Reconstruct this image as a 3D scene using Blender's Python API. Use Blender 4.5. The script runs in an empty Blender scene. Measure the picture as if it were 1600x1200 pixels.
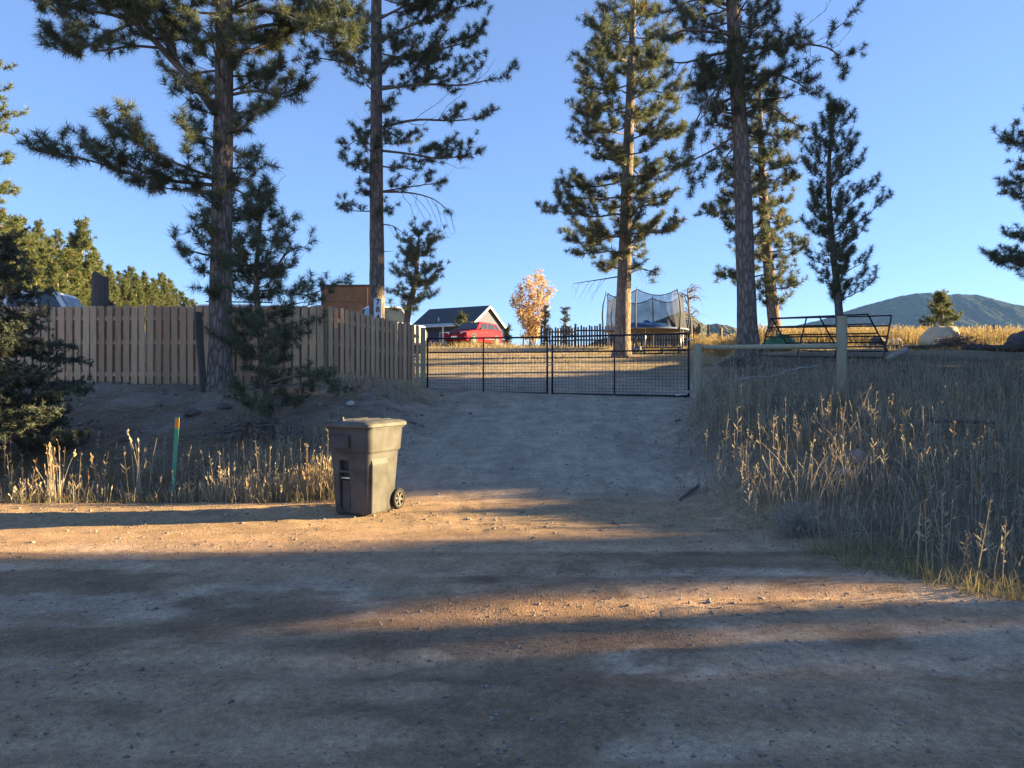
import bpy, bmesh, math, random
import numpy as np
from mathutils import Vector, Matrix

# ------------------------------------------------------------------ camera, sky, sun, exposure
SC = bpy.context.scene
COL = SC.collection
F = 1150.0                      # focal length in photo pixels (photo 1600 wide)
CAMZ = 1.6
cam_d = bpy.data.cameras.new('camera')
cam = bpy.data.objects.new('camera', cam_d)
COL.objects.link(cam)
cam.location = (0, 0, CAMZ)
cam.rotation_euler = (math.radians(90), 0, 0)
cam_d.sensor_width = 36.0
cam_d.lens = 36.0 * F / 1600.0
cam_d.clip_start = 0.05
cam_d.clip_end = 30000
SC.camera = cam

SUN_AZ = math.radians(8)        # from +X towards +Y
SUN_EL = math.radians(12.5)
world = bpy.data.worlds.new('World')
SC.world = world
world.use_nodes = True
wn = world.node_tree
bg = wn.nodes['Background']
sky = wn.nodes.new('ShaderNodeTexSky')
sky.sky_type = 'NISHITA'
sky.sun_disc = False
sky.sun_elevation = SUN_EL
sky.sun_rotation = math.radians(90) - SUN_AZ
sky.altitude = 2400
sky.air_density = 1.0
sky.dust_density = 0.0
sky.ozone_density = 9.3
gm = wn.nodes.new('ShaderNodeGamma')            # one even response over the whole sky, as the phone's tone curve gives
gm.inputs[1].default_value = 0.66
wn.links.new(sky.outputs[0], gm.inputs[0])
wn.links.new(gm.outputs[0], bg.inputs[0])
bg.inputs[1].default_value = 0.07

sun_d = bpy.data.lights.new('sun', 'SUN')
sun_d.energy = 3.1
sun_d.angle = math.radians(0.6)
sun_d.color = (1.0, 0.93, 0.52)
sun = bpy.data.objects.new('sun', sun_d)
COL.objects.link(sun)
sdir = Vector((math.cos(SUN_AZ) * math.cos(SUN_EL), math.sin(SUN_AZ) * math.cos(SUN_EL), math.sin(SUN_EL)))
sun.rotation_euler = sdir.to_track_quat('Z', 'Y').to_euler()

SC.view_settings.view_transform = 'Standard'
SC.view_settings.look = 'None'
SC.view_settings.gamma = 1.0
SC.view_settings.use_curve_mapping = False
SC.view_settings.exposure = 3.08
SC.view_settings.use_white_balance = True      # camera white balance set for open shade
SC.view_settings.white_balance_temperature = 8300
SC.view_settings.white_balance_tint = 31

# ------------------------------------------------------------------ helpers
def W(px, py, d):
    """photo pixel at depth d -> world point"""
    return np.array([(px - 800.0) / F * d, d, CAMZ - (py - 600.0) / F * d])

def tag(o, label=None, cat=None, group=None, kind=None):
    if label: o['label'] = label
    if cat: o['category'] = cat
    if group: o['group'] = group
    if kind: o['kind'] = kind
    return o

def empty(name, loc, rz=0.0):
    o = bpy.data.objects.new(name, None)
    COL.objects.link(o)
    o.location = loc
    o.rotation_euler = (0, 0, rz)
    o.empty_display_size = 0.2
    return o

def link(name, me, mat=None, parent=None, smooth=False, loc=None):
    if mat is not None:
        me.materials.clear()
        me.materials.append(mat)
    if smooth:
        me.polygons.foreach_set('use_smooth', np.ones(len(me.polygons), dtype=bool))
    o = bpy.data.objects.new(name, me)
    COL.objects.link(o)
    if parent is not None: o.parent = parent
    if loc is not None: o.location = loc
    return o

def np_mesh(name, V, Fc):
    """V (n,3), Fc (m,k) fixed-size faces"""
    V = np.asarray(V, dtype=np.float32); Fc = np.asarray(Fc, dtype=np.int32)
    me = bpy.data.meshes.new(name)
    m, k = Fc.shape
    me.vertices.add(len(V)); me.vertices.foreach_set('co', V.ravel())
    me.loops.add(m * k); me.loops.foreach_set('vertex_index', Fc.ravel())
    me.polygons.add(m)
    me.polygons.foreach_set('loop_start', np.arange(0, m * k, k, dtype=np.int32))
    try: me.polygons.foreach_set('loop_total', np.full(m, k, dtype=np.int32))
    except Exception: pass
    me.update(calc_edges=True)
    return me

def attr(me, name, data, typ='FLOAT'):
    a = me.attributes.new(name, typ, 'POINT')
    if typ == 'FLOAT': a.data.foreach_set('value', np.asarray(data, dtype=np.float32))
    else: a.data.foreach_set('color', np.asarray(data, dtype=np.float32).ravel())

class MB:
    """collects simple shapes into one mesh"""
    def __init__(self): self.v = []; self.f = []
    def add(self, v, f):
        o = len(self.v)
        self.v += [tuple(map(float, p)) for p in v]
        self.f += [tuple(int(i) + o for i in q) for q in f]
        return self
    def box(self, c, s, R=None, taper=1.0):
        hx, hy, hz = s[0] / 2, s[1] / 2, s[2] / 2
        v = []
        for z in (-1, 1):
            k = taper if z > 0 else 1.0
            for x, y in ((-1, -1), (1, -1), (1, 1), (-1, 1)):
                p = Vector((x * hx * k, y * hy * k, z * hz))
                if R is not None: p = R @ p
                v.append((p[0] + c[0], p[1] + c[1], p[2] + c[2]))
        return self.add(v, [(3, 2, 1, 0), (4, 5, 6, 7), (0, 1, 5, 4), (1, 2, 6, 5), (2, 3, 7, 6), (3, 0, 4, 7)])
    def tube(self, path, r, n=8, cap=True):
        V, Q = tube(np.asarray(path, float), r, n)
        o = len(self.v)
        self.add(V, Q)
        if cap:
            m = len(path)
            self.f.append(tuple(o + i for i in range(n - 1, -1, -1)))
            self.f.append(tuple(o + (m - 1) * n + i for i in range(n)))
        return self
    def loft(self, rings, cap=True):
        n = len(rings[0]); o = len(self.v)
        for r in rings: self.v += [tuple(map(float, p)) for p in r]
        for i in range(len(rings) - 1):
            for j in range(n):
                k = (j + 1) % n
                self.f.append((o + i * n + j, o + i * n + k, o + (i + 1) * n + k, o + (i + 1) * n + j))
        if cap:
            self.f.append(tuple(o + j for j in range(n - 1, -1, -1)))
            self.f.append(tuple(o + (len(rings) - 1) * n + j for j in range(n)))
        return self
    def poly(self, pts):
        return self.add(pts, [tuple(range(len(pts)))])
    def prism(self, pts, d):
        """extrude polygon by vector d"""
        n = len(pts); d = np.asarray(d, float)
        a = [np.asarray(p, float) for p in pts]; b = [p + d for p in a]
        fs = [tuple(range(n - 1, -1, -1)), tuple(range(n, 2 * n))]
        fs += [(j, (j + 1) % n, n + (j + 1) % n, n + j) for j in range(n)]
        return self.add(a + b, fs)
    def mesh(self, name, bevel=0.0, seg=1):
        me = bpy.data.meshes.new(name)
        me.from_pydata(self.v, [], self.f)
        bm = bmesh.new(); bm.from_mesh(me)
        bmesh.ops.recalc_face_normals(bm, faces=bm.faces)
        if bevel > 0:
            es = [e for e in bm.edges if len(e.link_faces) == 2 and e.calc_face_angle(0) > 0.5]
            bmesh.ops.bevel(bm, geom=es, offset=bevel, segments=seg, affect='EDGES', clamp_overlap=True)
        bm.to_mesh(me); bm.free()
        return me
    def build(self, name, mat, parent=None, smooth=False, bevel=0.0, seg=1):
        return link(name, self.mesh(name, bevel, seg), mat, parent, smooth)

def tube(P, r, n=8):
    P = np.asarray(P, float); m = len(P)
    r = np.broadcast_to(np.asarray(r, float), (m,))
    T = np.gradient(P, axis=0)
    T /= np.linalg.norm(T, axis=1, keepdims=True) + 1e-9
    ref = np.array([0.0, 0.0, 1.0])
    if abs(np.mean(T[:, 2])) > 0.75: ref = np.array([0.0, 1.0, 0.0])
    U = np.cross(T, ref); U /= np.linalg.norm(U, axis=1, keepdims=True) + 1e-9
    Vv = np.cross(T, U)
    a = np.arange(n) / n * 2 * np.pi
    ring = (np.cos(a)[None, :, None] * U[:, None, :] + np.sin(a)[None, :, None] * Vv[:, None, :]) * r[:, None, None]
    V = (P[:, None, :] + ring).reshape(-1, 3)
    i = np.arange(m - 1)[:, None] * n; j = np.arange(n)[None, :]; k = (j + 1) % n
    Q = np.stack([i + j, i + k, i + n + k, i + n + j], axis=-1).reshape(-1, 4)
    return V, Q

# vectorised value noise
def _hash(ix, iy, s):
    h = (ix.astype(np.int64) * 374761393 + iy.astype(np.int64) * 668265263 + s * 1442695041) & 0x7fffffff
    h = ((h ^ (h >> 13)) * 1274126177) & 0x7fffffff
    h = (h ^ (h >> 16)) & 0xffff
    return h / 65535.0 * 2 - 1
def vnoise(x, y, s=0):
    ix = np.floor(x); iy = np.floor(y); fx = x - ix; fy = y - iy
    ux = fx * fx * fx * (fx * (fx * 6 - 15) + 10); uy = fy * fy * fy * (fy * (fy * 6 - 15) + 10)
    a = _hash(ix, iy, s); b = _hash(ix + 1, iy, s); c = _hash(ix, iy + 1, s); d = _hash(ix + 1, iy + 1, s)
    return (a * (1 - ux) + b * ux) * (1 - uy) + (c * (1 - ux) + d * ux) * uy
def fbm(x, y, o=4, s=0, g=0.5):
    t = 0; amp = 1; tot = 0
    for i in range(o):
        t = t + amp * vnoise(x * 2 ** i + 17.3 * i, y * 2 ** i - 9.1 * i, s + i); tot += amp; amp *= g
    return t / tot
def sstep(a, b, x):
    t = np.clip((x - a) / (b - a), 0, 1); return t * t * (3 - 2 * t)

# ------------------------------------------------------------------ materials
def new_mat(name):
    m = bpy.data.materials.new(name); m.use_nodes = True
    nt = m.node_tree
    return m, nt, nt.nodes['Principled BSDF']
def N(nt, t, **kw):
    n = nt.nodes.new(t)
    for k, v in kw.items(): setattr(n, k, v)
    return n
def mat(name, col, rough=0.7, var=0.15, scale=6.0, bump=0.0, bscale=40.0, metal=0.0, stretch=None, objrand=0.0, col2=None, coat=0.0, spec=0.4, detail=5.0):
    """procedural base: colour broken by noise, optional bump, optional random tone per object"""
    m, nt, b = new_mat(name)
    tc = N(nt, 'ShaderNodeTexCoord'); mp = N(nt, 'ShaderNodeMapping')
    nt.links.new(tc.outputs['Object'], mp.inputs[0])
    if stretch: mp.inputs['Scale'].default_value = stretch
    nz = N(nt, 'ShaderNodeTexNoise'); nz.inputs['Scale'].default_value = scale; nz.inputs['Detail'].default_value = detail
    nz.inputs['Roughness'].default_value = 0.65
    nt.links.new(mp.outputs[0], nz.inputs[0])
    rp = N(nt, 'ShaderNodeValToRGB')
    c = np.array(col[:3]); c2 = np.array(col2[:3]) if col2 is not None else c * (1 + var)
    c1 = c * (1 - var)
    rp.color_ramp.elements[0].position = 0.3; rp.color_ramp.elements[1].position = 0.7
    rp.color_ramp.elements[0].color = (*c1, 1); rp.color_ramp.elements[1].color = (*np.clip(c2, 0, 1), 1)
    nt.links.new(nz.outputs['Fac'], rp.inputs[0])
    out = rp.outputs[0]
    if objrand > 0:
        oi = N(nt, 'ShaderNodeObjectInfo'); hs = N(nt, 'ShaderNodeHueSaturation')
        mr = N(nt, 'ShaderNodeMapRange'); mr.inputs[3].default_value = 1 - objrand; mr.inputs[4].default_value = 1 + objrand
        nt.links.new(oi.outputs['Random'], mr.inputs[0]); nt.links.new(mr.outputs[0], hs.inputs['Value'])
        nt.links.new(out, hs.inputs['Color']); out = hs.outputs[0]
    nt.links.new(out, b.inputs['Base Color'])
    b.inputs['Roughness'].default_value = rough; b.inputs['Metallic'].default_value = metal
    b.inputs['Specular IOR Level'].default_value = spec
    if coat: b.inputs['Coat Weight'].default_value = coat; b.inputs['Coat Roughness'].default_value = 0.07
    if bump > 0:
        n2 = N(nt, 'ShaderNodeTexNoise'); n2.inputs['Scale'].default_value = bscale; n2.inputs['Detail'].default_value = 4
        nt.links.new(mp.outputs[0], n2.inputs[0])
        bp = N(nt, 'ShaderNodeBump'); bp.inputs['Strength'].default_value = bump; bp.inputs['Distance'].default_value = 0.02
        nt.links.new(n2.outputs['Fac'], bp.inputs['Height']); nt.links.new(bp.outputs[0], b.inputs['Normal'])
    return m
# ------------------------------------------------------------------ terrain
def ip(x, xs, ys): return np.interp(x, xs, ys)
C_Y = [-100, 8.6, 10, 12, 15, 17.6, 20.5, 25, 30, 36, 44, 62, 75, 90, 110, 200, 400, 9000]
C_Z = [0, 0, .08, .40, .90, 1.27, 1.45, 2.05, 2.70, 3.35, 3.86, 4.72, 5.38, 5.55, 5.0, -5, -30, -60]
L_Y = [-100, 9.2, 9.9, 10.6, 13, 15, 16.3, 18, 20, 25, 30, 36, 44, 62, 75, 90, 110, 200, 400, 9000]
L_Z = [0, 0, -.16, -.10, .72, 1.27, 1.55, 1.60, 1.72, 2.2, 2.72, 3.35, 3.86, 4.72, 5.38, 5.55, 5.0, -5, -30, -60]
R_Y = [-100, 4.6, 5.6, 6.6, 8, 10, 12, 14, 16, 18, 20, 24, 27, 30, 33, 40, 60, 110, 200, 400, 9000]
R_Z = [0, 0, -.12, -.05, .22, .58, .92, 1.22, 1.45, 1.75, 2.12, 2.62, 2.98, 3.22, 3.27, 2.9, 1.6, -1, -10, -30, -60]
E_Y = [-100, 3.0, 3.9, 4.5, 4.9, 5.2, 6.0, 7.36, 8.5, 9.7, 12, 15, 17.6, 22, 27, 33, 40, 9000]
E_X = [300, 40, 14, 7.5, 5.0, 3.6, 3.05, 2.5, 2.3, 2.3, 2.55, 3.3, 4.25, 5.5, 7.5, 10, 14, 300]
D_Y = [-100, 9.0, 9.6, 10.5, 12, 15, 18, 20.5, 25, 9000]
D_X = [-400, -60, -2.9, -1.9, -1.7, -1.75, -2.0, -2.2, -6, -60]
def edge_r(y): return ip(y, E_Y, E_X)
def edge_l(y): return ip(y, D_Y, D_X)

def zones(x, y):
    er = edge_r(y) + 0.22 * vnoise(x * 0.9, y * 0.9, 5) + 0.1 * vnoise(x * 3, y * 3, 6)
    el = edge_l(y) + 0.22 * vnoise(x * 0.9, y * 0.9, 7) + 0.1 * vnoise(x * 3, y * 3, 8)
    wr = sstep(-0.1, 1.3, x - er); wl = sstep(-0.1, 1.4, el - x)
    wl = np.where(y < 9.0, 0, wl)
    return wr, wl

def height(x, y, micro=True):
    x = np.asarray(x, float); y = np.asarray(y, float)
    wr, wl = zones(x, y)
    c = ip(y, C_Y, C_Z); l = ip(y + 0.25 * vnoise(x * .5, y * .5, 3), L_Y, L_Z); r = ip(y, R_Y, R_Z)
    z = c * (1 - wr) * (1 - wl) + r * wr + l * wl * (1 - wr)
    # wooded hill far left
    z = z + 26 * sstep(-24, -120, x) * sstep(38, 130, y) + 30 * sstep(-100, -300, x) * sstep(30, 200, y)
    # dirt hump at the gate-side end of the board fence
    z = z + 0.22 * np.exp(-(((x + 2.9) / 1.1) ** 2 + ((y - 17.6) / 1.2) ** 2))
    if micro:
        near = 1 - sstep(45, 90, y)
        road = (1 - wr) * (1 - wl)
        z = z + near * (road * (0.012 * fbm(x * 1.2, y * 1.2, 3, 11) + 0.006 * fbm(x * 6, y * 6, 3, 12)))
        z = z + near * (1 - road) * (0.11 * fbm(x * 0.9, y * 0.9, 4, 21, 0.55) + 0.06 * np.abs(fbm(x * 3.5, y * 5, 4, 22, .6)))
        z = z + 0.9 * (1 - near) * fbm(x * .02, y * .02, 3, 31)
        z = z + near * road * .010 * fbm(x * .22, y * 5.5, 3, 68, .6) * sstep(9, 6.5, y)
        for k, (y0, cv) in enumerate(((3.3, .012), (4.15, .018), (5.6, .012), (6.35, .02), (7.2, .006))):
            q = (y - y0 - cv * x * x * np.where(x < 0, .25, -.5) - .08 * vnoise(x * .5, y0 + 0 * y, 43)) / .16
            z = z - .016 * np.exp(-q ** 2) * road * (1 + .5 * np.sin(x * 42 + q * 3)) + .010 * np.exp(-((np.abs(q) - 1.5) / .5) ** 2) * road
        # ridge of scraped clods between road and drive mouth
        cl = np.exp(-((y - 5.05 - 0.06 * x) / 0.42) ** 2) * sstep(-1.5, 1.0, x) * (1 - wr)
        cl = cl + 0.7 * np.exp(-((y - 8.7 + 0.05 * x) / 0.5) ** 2) * sstep(1.5, -3, x)
        z = z + cl * (0.02 + 0.022 * fbm(x * 7, y * 9, 3, 41))
        # tyre lines along the road and the bend into the drive
        for k, off in enumerate((0.0, 0.25, 1.55, 1.8)):
            yy = 3.5 + off + 0.02 * x * x * (x > 0)
            z = z - 0.006 * np.exp(-((y - yy) / 0.05) ** 2) * (1 - wr)
            xx = -0.75 + off + 0.15 * np.maximum(0, 11 - y) ** 1.5 * 0.2
            z = z - 0.007 * np.exp(-((x - xx) / 0.06) ** 2) * sstep(6, 9, y) * (1 - wr) * (1 - wl) * (y < 24)
    return z
def hz(x, y): return float(height(np.array([x]), np.array([y]))[0])
def ground(px, d):
    x = (px - 800.0) / F * d
    return (x, d, hz(x, d))

def grow(a, b, s0, k):
    out = [a]; s = s0
    while out[-1] < b: out.append(out[-1] + s); s *= k
    return out
xs = np.array(sorted(set([round(-v, 4) for v in grow(9, 4400, .12, 1.10)] + list(np.round(np.arange(-8.93, 8.95, .075), 4)) + [round(v, 4) for v in grow(9, 4400, .12, 1.10)])))
ys = np.array(list(-np.array(grow(0, 300, .6, 1.35))[::-1][:-1]) + list(np.arange(0, 2.6, .3)) + list(np.arange(2.6, 10.6, .055)) + list(np.arange(10.6, 24, .115)) + list(np.arange(24, 50, .4)) + grow(50, 4500, .8, 1.13))
GX, GY = np.meshgrid(xs, ys)
GZ = height(GX, GY)
nx, ny = len(xs), len(ys)
wr, wl = zones(GX, GY)
def mixc(a, b, t): return a * (1 - t[..., None]) + b * t[..., None]
road_c = np.array([.430, .270, .170]); pale_c = np.array([.500, .375, .275]); drive_c = np.array([.420, .330, .250])
soil_c = np.array([.215, .145, .098]); verge_c = np.array([.165, .125, .088]); yard_c = np.array([.34, .265, .155]); sand_c = np.array([.40, .270, .155])
c = np.broadcast_to(road_c, GX.shape + (3,)).copy()
pat = fbm(GX * .45, GY * 1.1, 4, 51) + .35 * fbm(GX * 3.1, GY * 4.3, 4, 52, .65)
c = mixc(c, pale_c, 0.6 * sstep(.10, .34, pat) * sstep(8.2, 6.5, GY))
c = mixc(c, np.array([.270, .160, .098]), 0.8 * sstep(.05, .35, fbm(GX * .6 + 9, GY * 1.5, 4, 55) + .4 * fbm(GX * 3.7, GY * 5.3, 4, 56, .65)))
c = mixc(c, sand_c, np.exp(-((GY - 8.7) / .9) ** 2) * (GX < 3) * .8)
c = mixc(c, drive_c, sstep(9.4, 10.6, GY))
c = mixc(c, np.array([.27, .215, .17]), .55 * sstep(.0, .45, fbm(GX * 1.3, GY * .5, 4, 57)) * sstep(10, 11, GY))
bare = sstep(-.15, .25, fbm(GX * .16, GY * .16, 3, 61))
yard = mixc(np.broadcast_to(yard_c, c.shape), np.array([.23, .185, .135]), .75 * bare)
ymask = sstep(21.5, 25.5, GY + 1.2 * vnoise(GX * .4, GY * .4, 62))
c = mixc(c, yard, ymask * (1 - .6 * np.exp(-((GX - .5) / 3) ** 2) * (GY < 36)))
c = mixc(c, mixc(np.broadcast_to(soil_c, c.shape), np.array([.265, .205, .160]), sstep(.0, .5, fbm(GX * .8, GY * .8, 4, 63))), wl * (1 - ymask))
hump = np.exp(-(((GX + 2.7) / 1.0) ** 2 + ((GY - 17.3) / 1.3) ** 2))
c = mixc(c, sand_c * .85, np.clip(hump * 1.1, 0, 1) * (1 - ymask))
c = mixc(c, mixc(np.broadcast_to(verge_c, c.shape), np.array([.235, .185, .13]), sstep(-.1, .4, fbm(GX * .7, GY * .7, 4, 64))), wr * (1 - ymask))
far = sstep(70, 160, GY) + sstep(-30, -60, GX) * sstep(30, 60, GY)
c = mixc(c, np.array([.10, .105, .05]), np.clip(far, 0, 1))
streak = fbm(GX * .22 + .3 * vnoise(GX * .3, GY * .3, 67), GY * 5.5, 3, 68, .6) * sstep(9, 6.5, GY) + fbm(GX * 5.5 - .5 * GY, GY * .3, 3, 69, .6) * sstep(8.5, 11, GY) * (GY < 22)
c = c * (1 + .16 * streak * (1 - wr) * (1 - wl))[..., None]
for (y0, cv) in ((3.3, .012), (4.15, .018), (5.6, .012), (6.35, .02), (7.2, .006)):
    q = (GY - y0 - cv * GX * GX * np.where(GX < 0, .25, -.5) - .08 * vnoise(GX * .5, y0 + 0 * GY, 43)) / .16
    c = c * (1 + .16 * (np.exp(-q ** 2) - .6 * np.exp(-((np.abs(q) - 1.5) / .5) ** 2)) * (1 - wr) * (1 - wl))[..., None]
c = c * (1 + .20 * fbm(GX * 3, GY * 3.6, 4, 66, .65))[..., None]

m_ground, nt, b = new_mat('dirt_and_gravel')
at = N(nt, 'ShaderNodeAttribute'); at.attribute_name = 'Col'
tc = N(nt, 'ShaderNodeTexCoord')
n1 = N(nt, 'ShaderNodeTexNoise'); n1.inputs['Scale'].default_value = 22; n1.inputs['Detail'].default_value = 8; n1.inputs['Roughness'].default_value = .75
n2 = N(nt, 'ShaderNodeTexNoise'); n2.inputs['Scale'].default_value = 130; n2.inputs['Detail'].default_value = 4
vo = N(nt, 'ShaderNodeTexVoronoi'); vo.inputs['Scale'].default_value = 75; vo.inputs['Randomness'].default_value = 1
for n in (n1, n2, vo): nt.links.new(tc.outputs['Object'], n.inputs['Vector'])
mr = N(nt, 'ShaderNodeMapRange'); mr.inputs[1].default_value = .25; mr.inputs[2].default_value = .75; mr.inputs[3].default_value = .55; mr.inputs[4].default_value = 1.45
nt.links.new(n1.outputs['Fac'], mr.inputs[0])
mr2 = N(nt, 'ShaderNodeMapRange'); mr2.inputs[1].default_value = .3; mr2.inputs[2].default_value = .7; mr2.inputs[3].default_value = .72; mr2.inputs[4].default_value = 1.3
nt.links.new(n2.outputs['Fac'], mr2.inputs[0])
n4 = N(nt, 'ShaderNodeTexNoise'); n4.inputs['Scale'].default_value = 3.2; n4.inputs['Detail'].default_value = 10; n4.inputs['Roughness'].default_value = .72; nt.links.new(tc.outputs['Object'], n4.inputs['Vector'])
mr4 = N(nt, 'ShaderNodeMapRange'); mr4.inputs[1].default_value = .3; mr4.inputs[2].default_value = .7; mr4.inputs[3].default_value = .72; mr4.inputs[4].default_value = 1.28; nt.links.new(n4.outputs['Fac'], mr4.inputs[0])
mu0 = N(nt, 'ShaderNodeMath', operation='MULTIPLY'); nt.links.new(mr.outputs[0], mu0.inputs[0]); nt.links.new(mr4.outputs[0], mu0.inputs[1])
mu = N(nt, 'ShaderNodeMath', operation='MULTIPLY'); nt.links.new(mu0.outputs[0], mu.inputs[0]); nt.links.new(mr2.outputs[0], mu.inputs[1])
vm = N(nt, 'ShaderNodeVectorMath', operation='SCALE'); nt.links.new(at.outputs['Color'], vm.inputs[0]); nt.links.new(mu.outputs[0], vm.inputs['Scale'])
nt.links.new(vm.outputs[0], b.inputs['Base Color'])
b.inputs['Roughness'].default_value = .95; b.inputs['Specular IOR Level'].default_value = .15
ad = N(nt, 'ShaderNodeMath', operation='ADD'); m3 = N(nt, 'ShaderNodeMath', operation='MULTIPLY'); m3.inputs[1].default_value = .6
nt.links.new(vo.outputs['Distance'], m3.inputs[0]); nt.links.new(n1.outputs['Fac'], ad.inputs[0]); nt.links.new(m3.outputs[0], ad.inputs[1])
bp = N(nt, 'ShaderNodeBump'); bp.inputs['Strength'].default_value = .9; bp.inputs['Distance'].default_value = .018
nt.links.new(ad.outputs[0], bp.inputs['Height']); nt.links.new(bp.outputs[0], b.inputs['Normal'])

# one continuous sheet, cut into road / driveway / ground along the same edges
PT = np.stack([GX, GY, GZ], -1).reshape(-1, 3)
ii, jj = np.meshgrid(np.arange(ny - 1), np.arange(nx - 1), indexing='ij')
Q = np.stack([ii * nx + jj, ii * nx + jj + 1, (ii + 1) * nx + jj + 1, (ii + 1) * nx + jj], -1).reshape(-1, 4)
cx = PT[Q].mean(1)
qwr, qwl = zones(cx[:, 0], cx[:, 1])
off = (qwr > .35) | (qwl > .35) | (cx[:, 1] > 24) | (cx[:, 1] < -7)
is_road = (~off) & (cx[:, 1] < 9.6)
is_drive = (~off) & ~is_road
Cf = np.concatenate([c.reshape(-1, 3), np.ones((len(PT), 1))], 1)
for nm, msk, lb, ct in (('dirt_road', is_road, 'shaded gravel road across the foreground', 'road'), ('driveway', is_drive, 'grey dirt driveway climbing to the black gate', 'driveway'), ('ground', ~(is_road | is_drive), 'dirt bank, weedy verge and dry yard', 'ground')):
    q = Q[msk]; u, inv = np.unique(q, return_inverse=True)
    me = np_mesh(nm, PT[u], inv.reshape(-1, 4)); attr(me, 'Col', Cf[u], 'FLOAT_COLOR')
    tag(link(nm, me, m_ground, smooth=True), lb, ct, kind='structure')

# mountains
def mountain(name, label, d, sky_pts, depth, mt, seed):
    pxs = [p[0] for p in sky_pts]; pys = [p[1] for p in sky_pts]
    U = np.linspace(pxs[0], pxs[-1], 420); vv = np.linspace(-1, 1.0, 90)
    UU, VV = np.meshgrid(U, vv)
    X = (UU - 800) / F * d; Y = d + VV * depth
    ztop = CAMZ - (np.interp(UU, pxs, pys) - 600) / F * d
    base = -70.0
    spur = fbm(X / (d * .05), Y / (d * .12), 5, seed, .55)
    k = np.clip(1 - np.abs(VV) ** 1.15, 0, 1)
    Z = base + (ztop - base) * k * (1 + (.30 * spur) * np.abs(VV) ** .7) + d * .0010 * fbm(X / (d * .004), Y / (d * .004), 3, seed + 4)
    V = np.stack([X, Y, Z], -1).reshape(-1, 3)
    h, w = UU.shape
    i, j = np.meshgrid(np.arange(h - 1), np.arange(w - 1), indexing='ij')
    q = np.stack([i * w + j, i * w + j + 1, (i + 1) * w + j + 1, (i + 1) * w + j], -1).reshape(-1, 4)
    tag(link(name, np_mesh(name, V, q), mt, smooth=True), label, 'mountain', kind='structure')
def forest_mat(name, a, b_, s1, s2):
    m, nt, b = new_mat(name)
    tc = N(nt, 'ShaderNodeTexCoord')
    n1 = N(nt, 'ShaderNodeTexNoise'); n1.inputs['Scale'].default_value = s1; n1.inputs['Detail'].default_value = 8; n1.inputs['Roughness'].default_value = .7
    n2 = N(nt, 'ShaderNodeTexVoronoi'); n2.inputs['Scale'].default_value = s2
    for n in (n1, n2): nt.links.new(tc.outputs['Object'], n.inputs['Vector'])
    r = N(nt, 'ShaderNodeValToRGB'); r.color_ramp.elements[0].position = .38; r.color_ramp.elements[1].position = .66
    r.color_ramp.elements[0].color = (*a, 1); r.color_ramp.elements[1].color = (*b_, 1)
    nt.links.new(n1.outputs['Fac'], r.inputs[0]); nt.links.new(r.outputs[0], b.inputs['Base Color'])
    b.inputs['Roughness'].default_value = 1; b.inputs['Specular IOR Level'].default_value = 0
    bp = N(nt, 'ShaderNodeBump'); bp.inputs['Strength'].default_value = 1; bp.inputs['Distance'].default_value = 8
    nt.links.new(n2.outputs['Distance'], bp.inputs['Height']); nt.links.new(bp.outputs[0], b.inputs['Normal'])
    return m
mountain('mountain', 'broad blue forested mountain on the right skyline', 3200, [(1040, 560), (1130, 530), (1220, 514), (1290, 497), (1350, 477), (1400, 463), (1430, 457), (1452, 456), (1464, 461), (1490, 459), (1522, 460), (1560, 470), (1600, 479), (1700, 497), (1850, 520), (2100, 545), (2400, 570)], 900, forest_mat('far_forest', (.016, .030, .026), (.050, .055, .042), .006, .05), 3)
mountain('hill', 'small grey-green hill behind the trampoline', 1600, [(860, 575), (930, 532), (985, 515), (1025, 500), (1062, 487), (1078, 491), (1092, 502), (1103, 508), (1120, 505), (1142, 509), (1165, 520), (1230, 550), (1300, 580)], 350, forest_mat('hill_scrub', (.04, .05, .035), (.14, .12, .085), .012, .09), 9)
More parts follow.
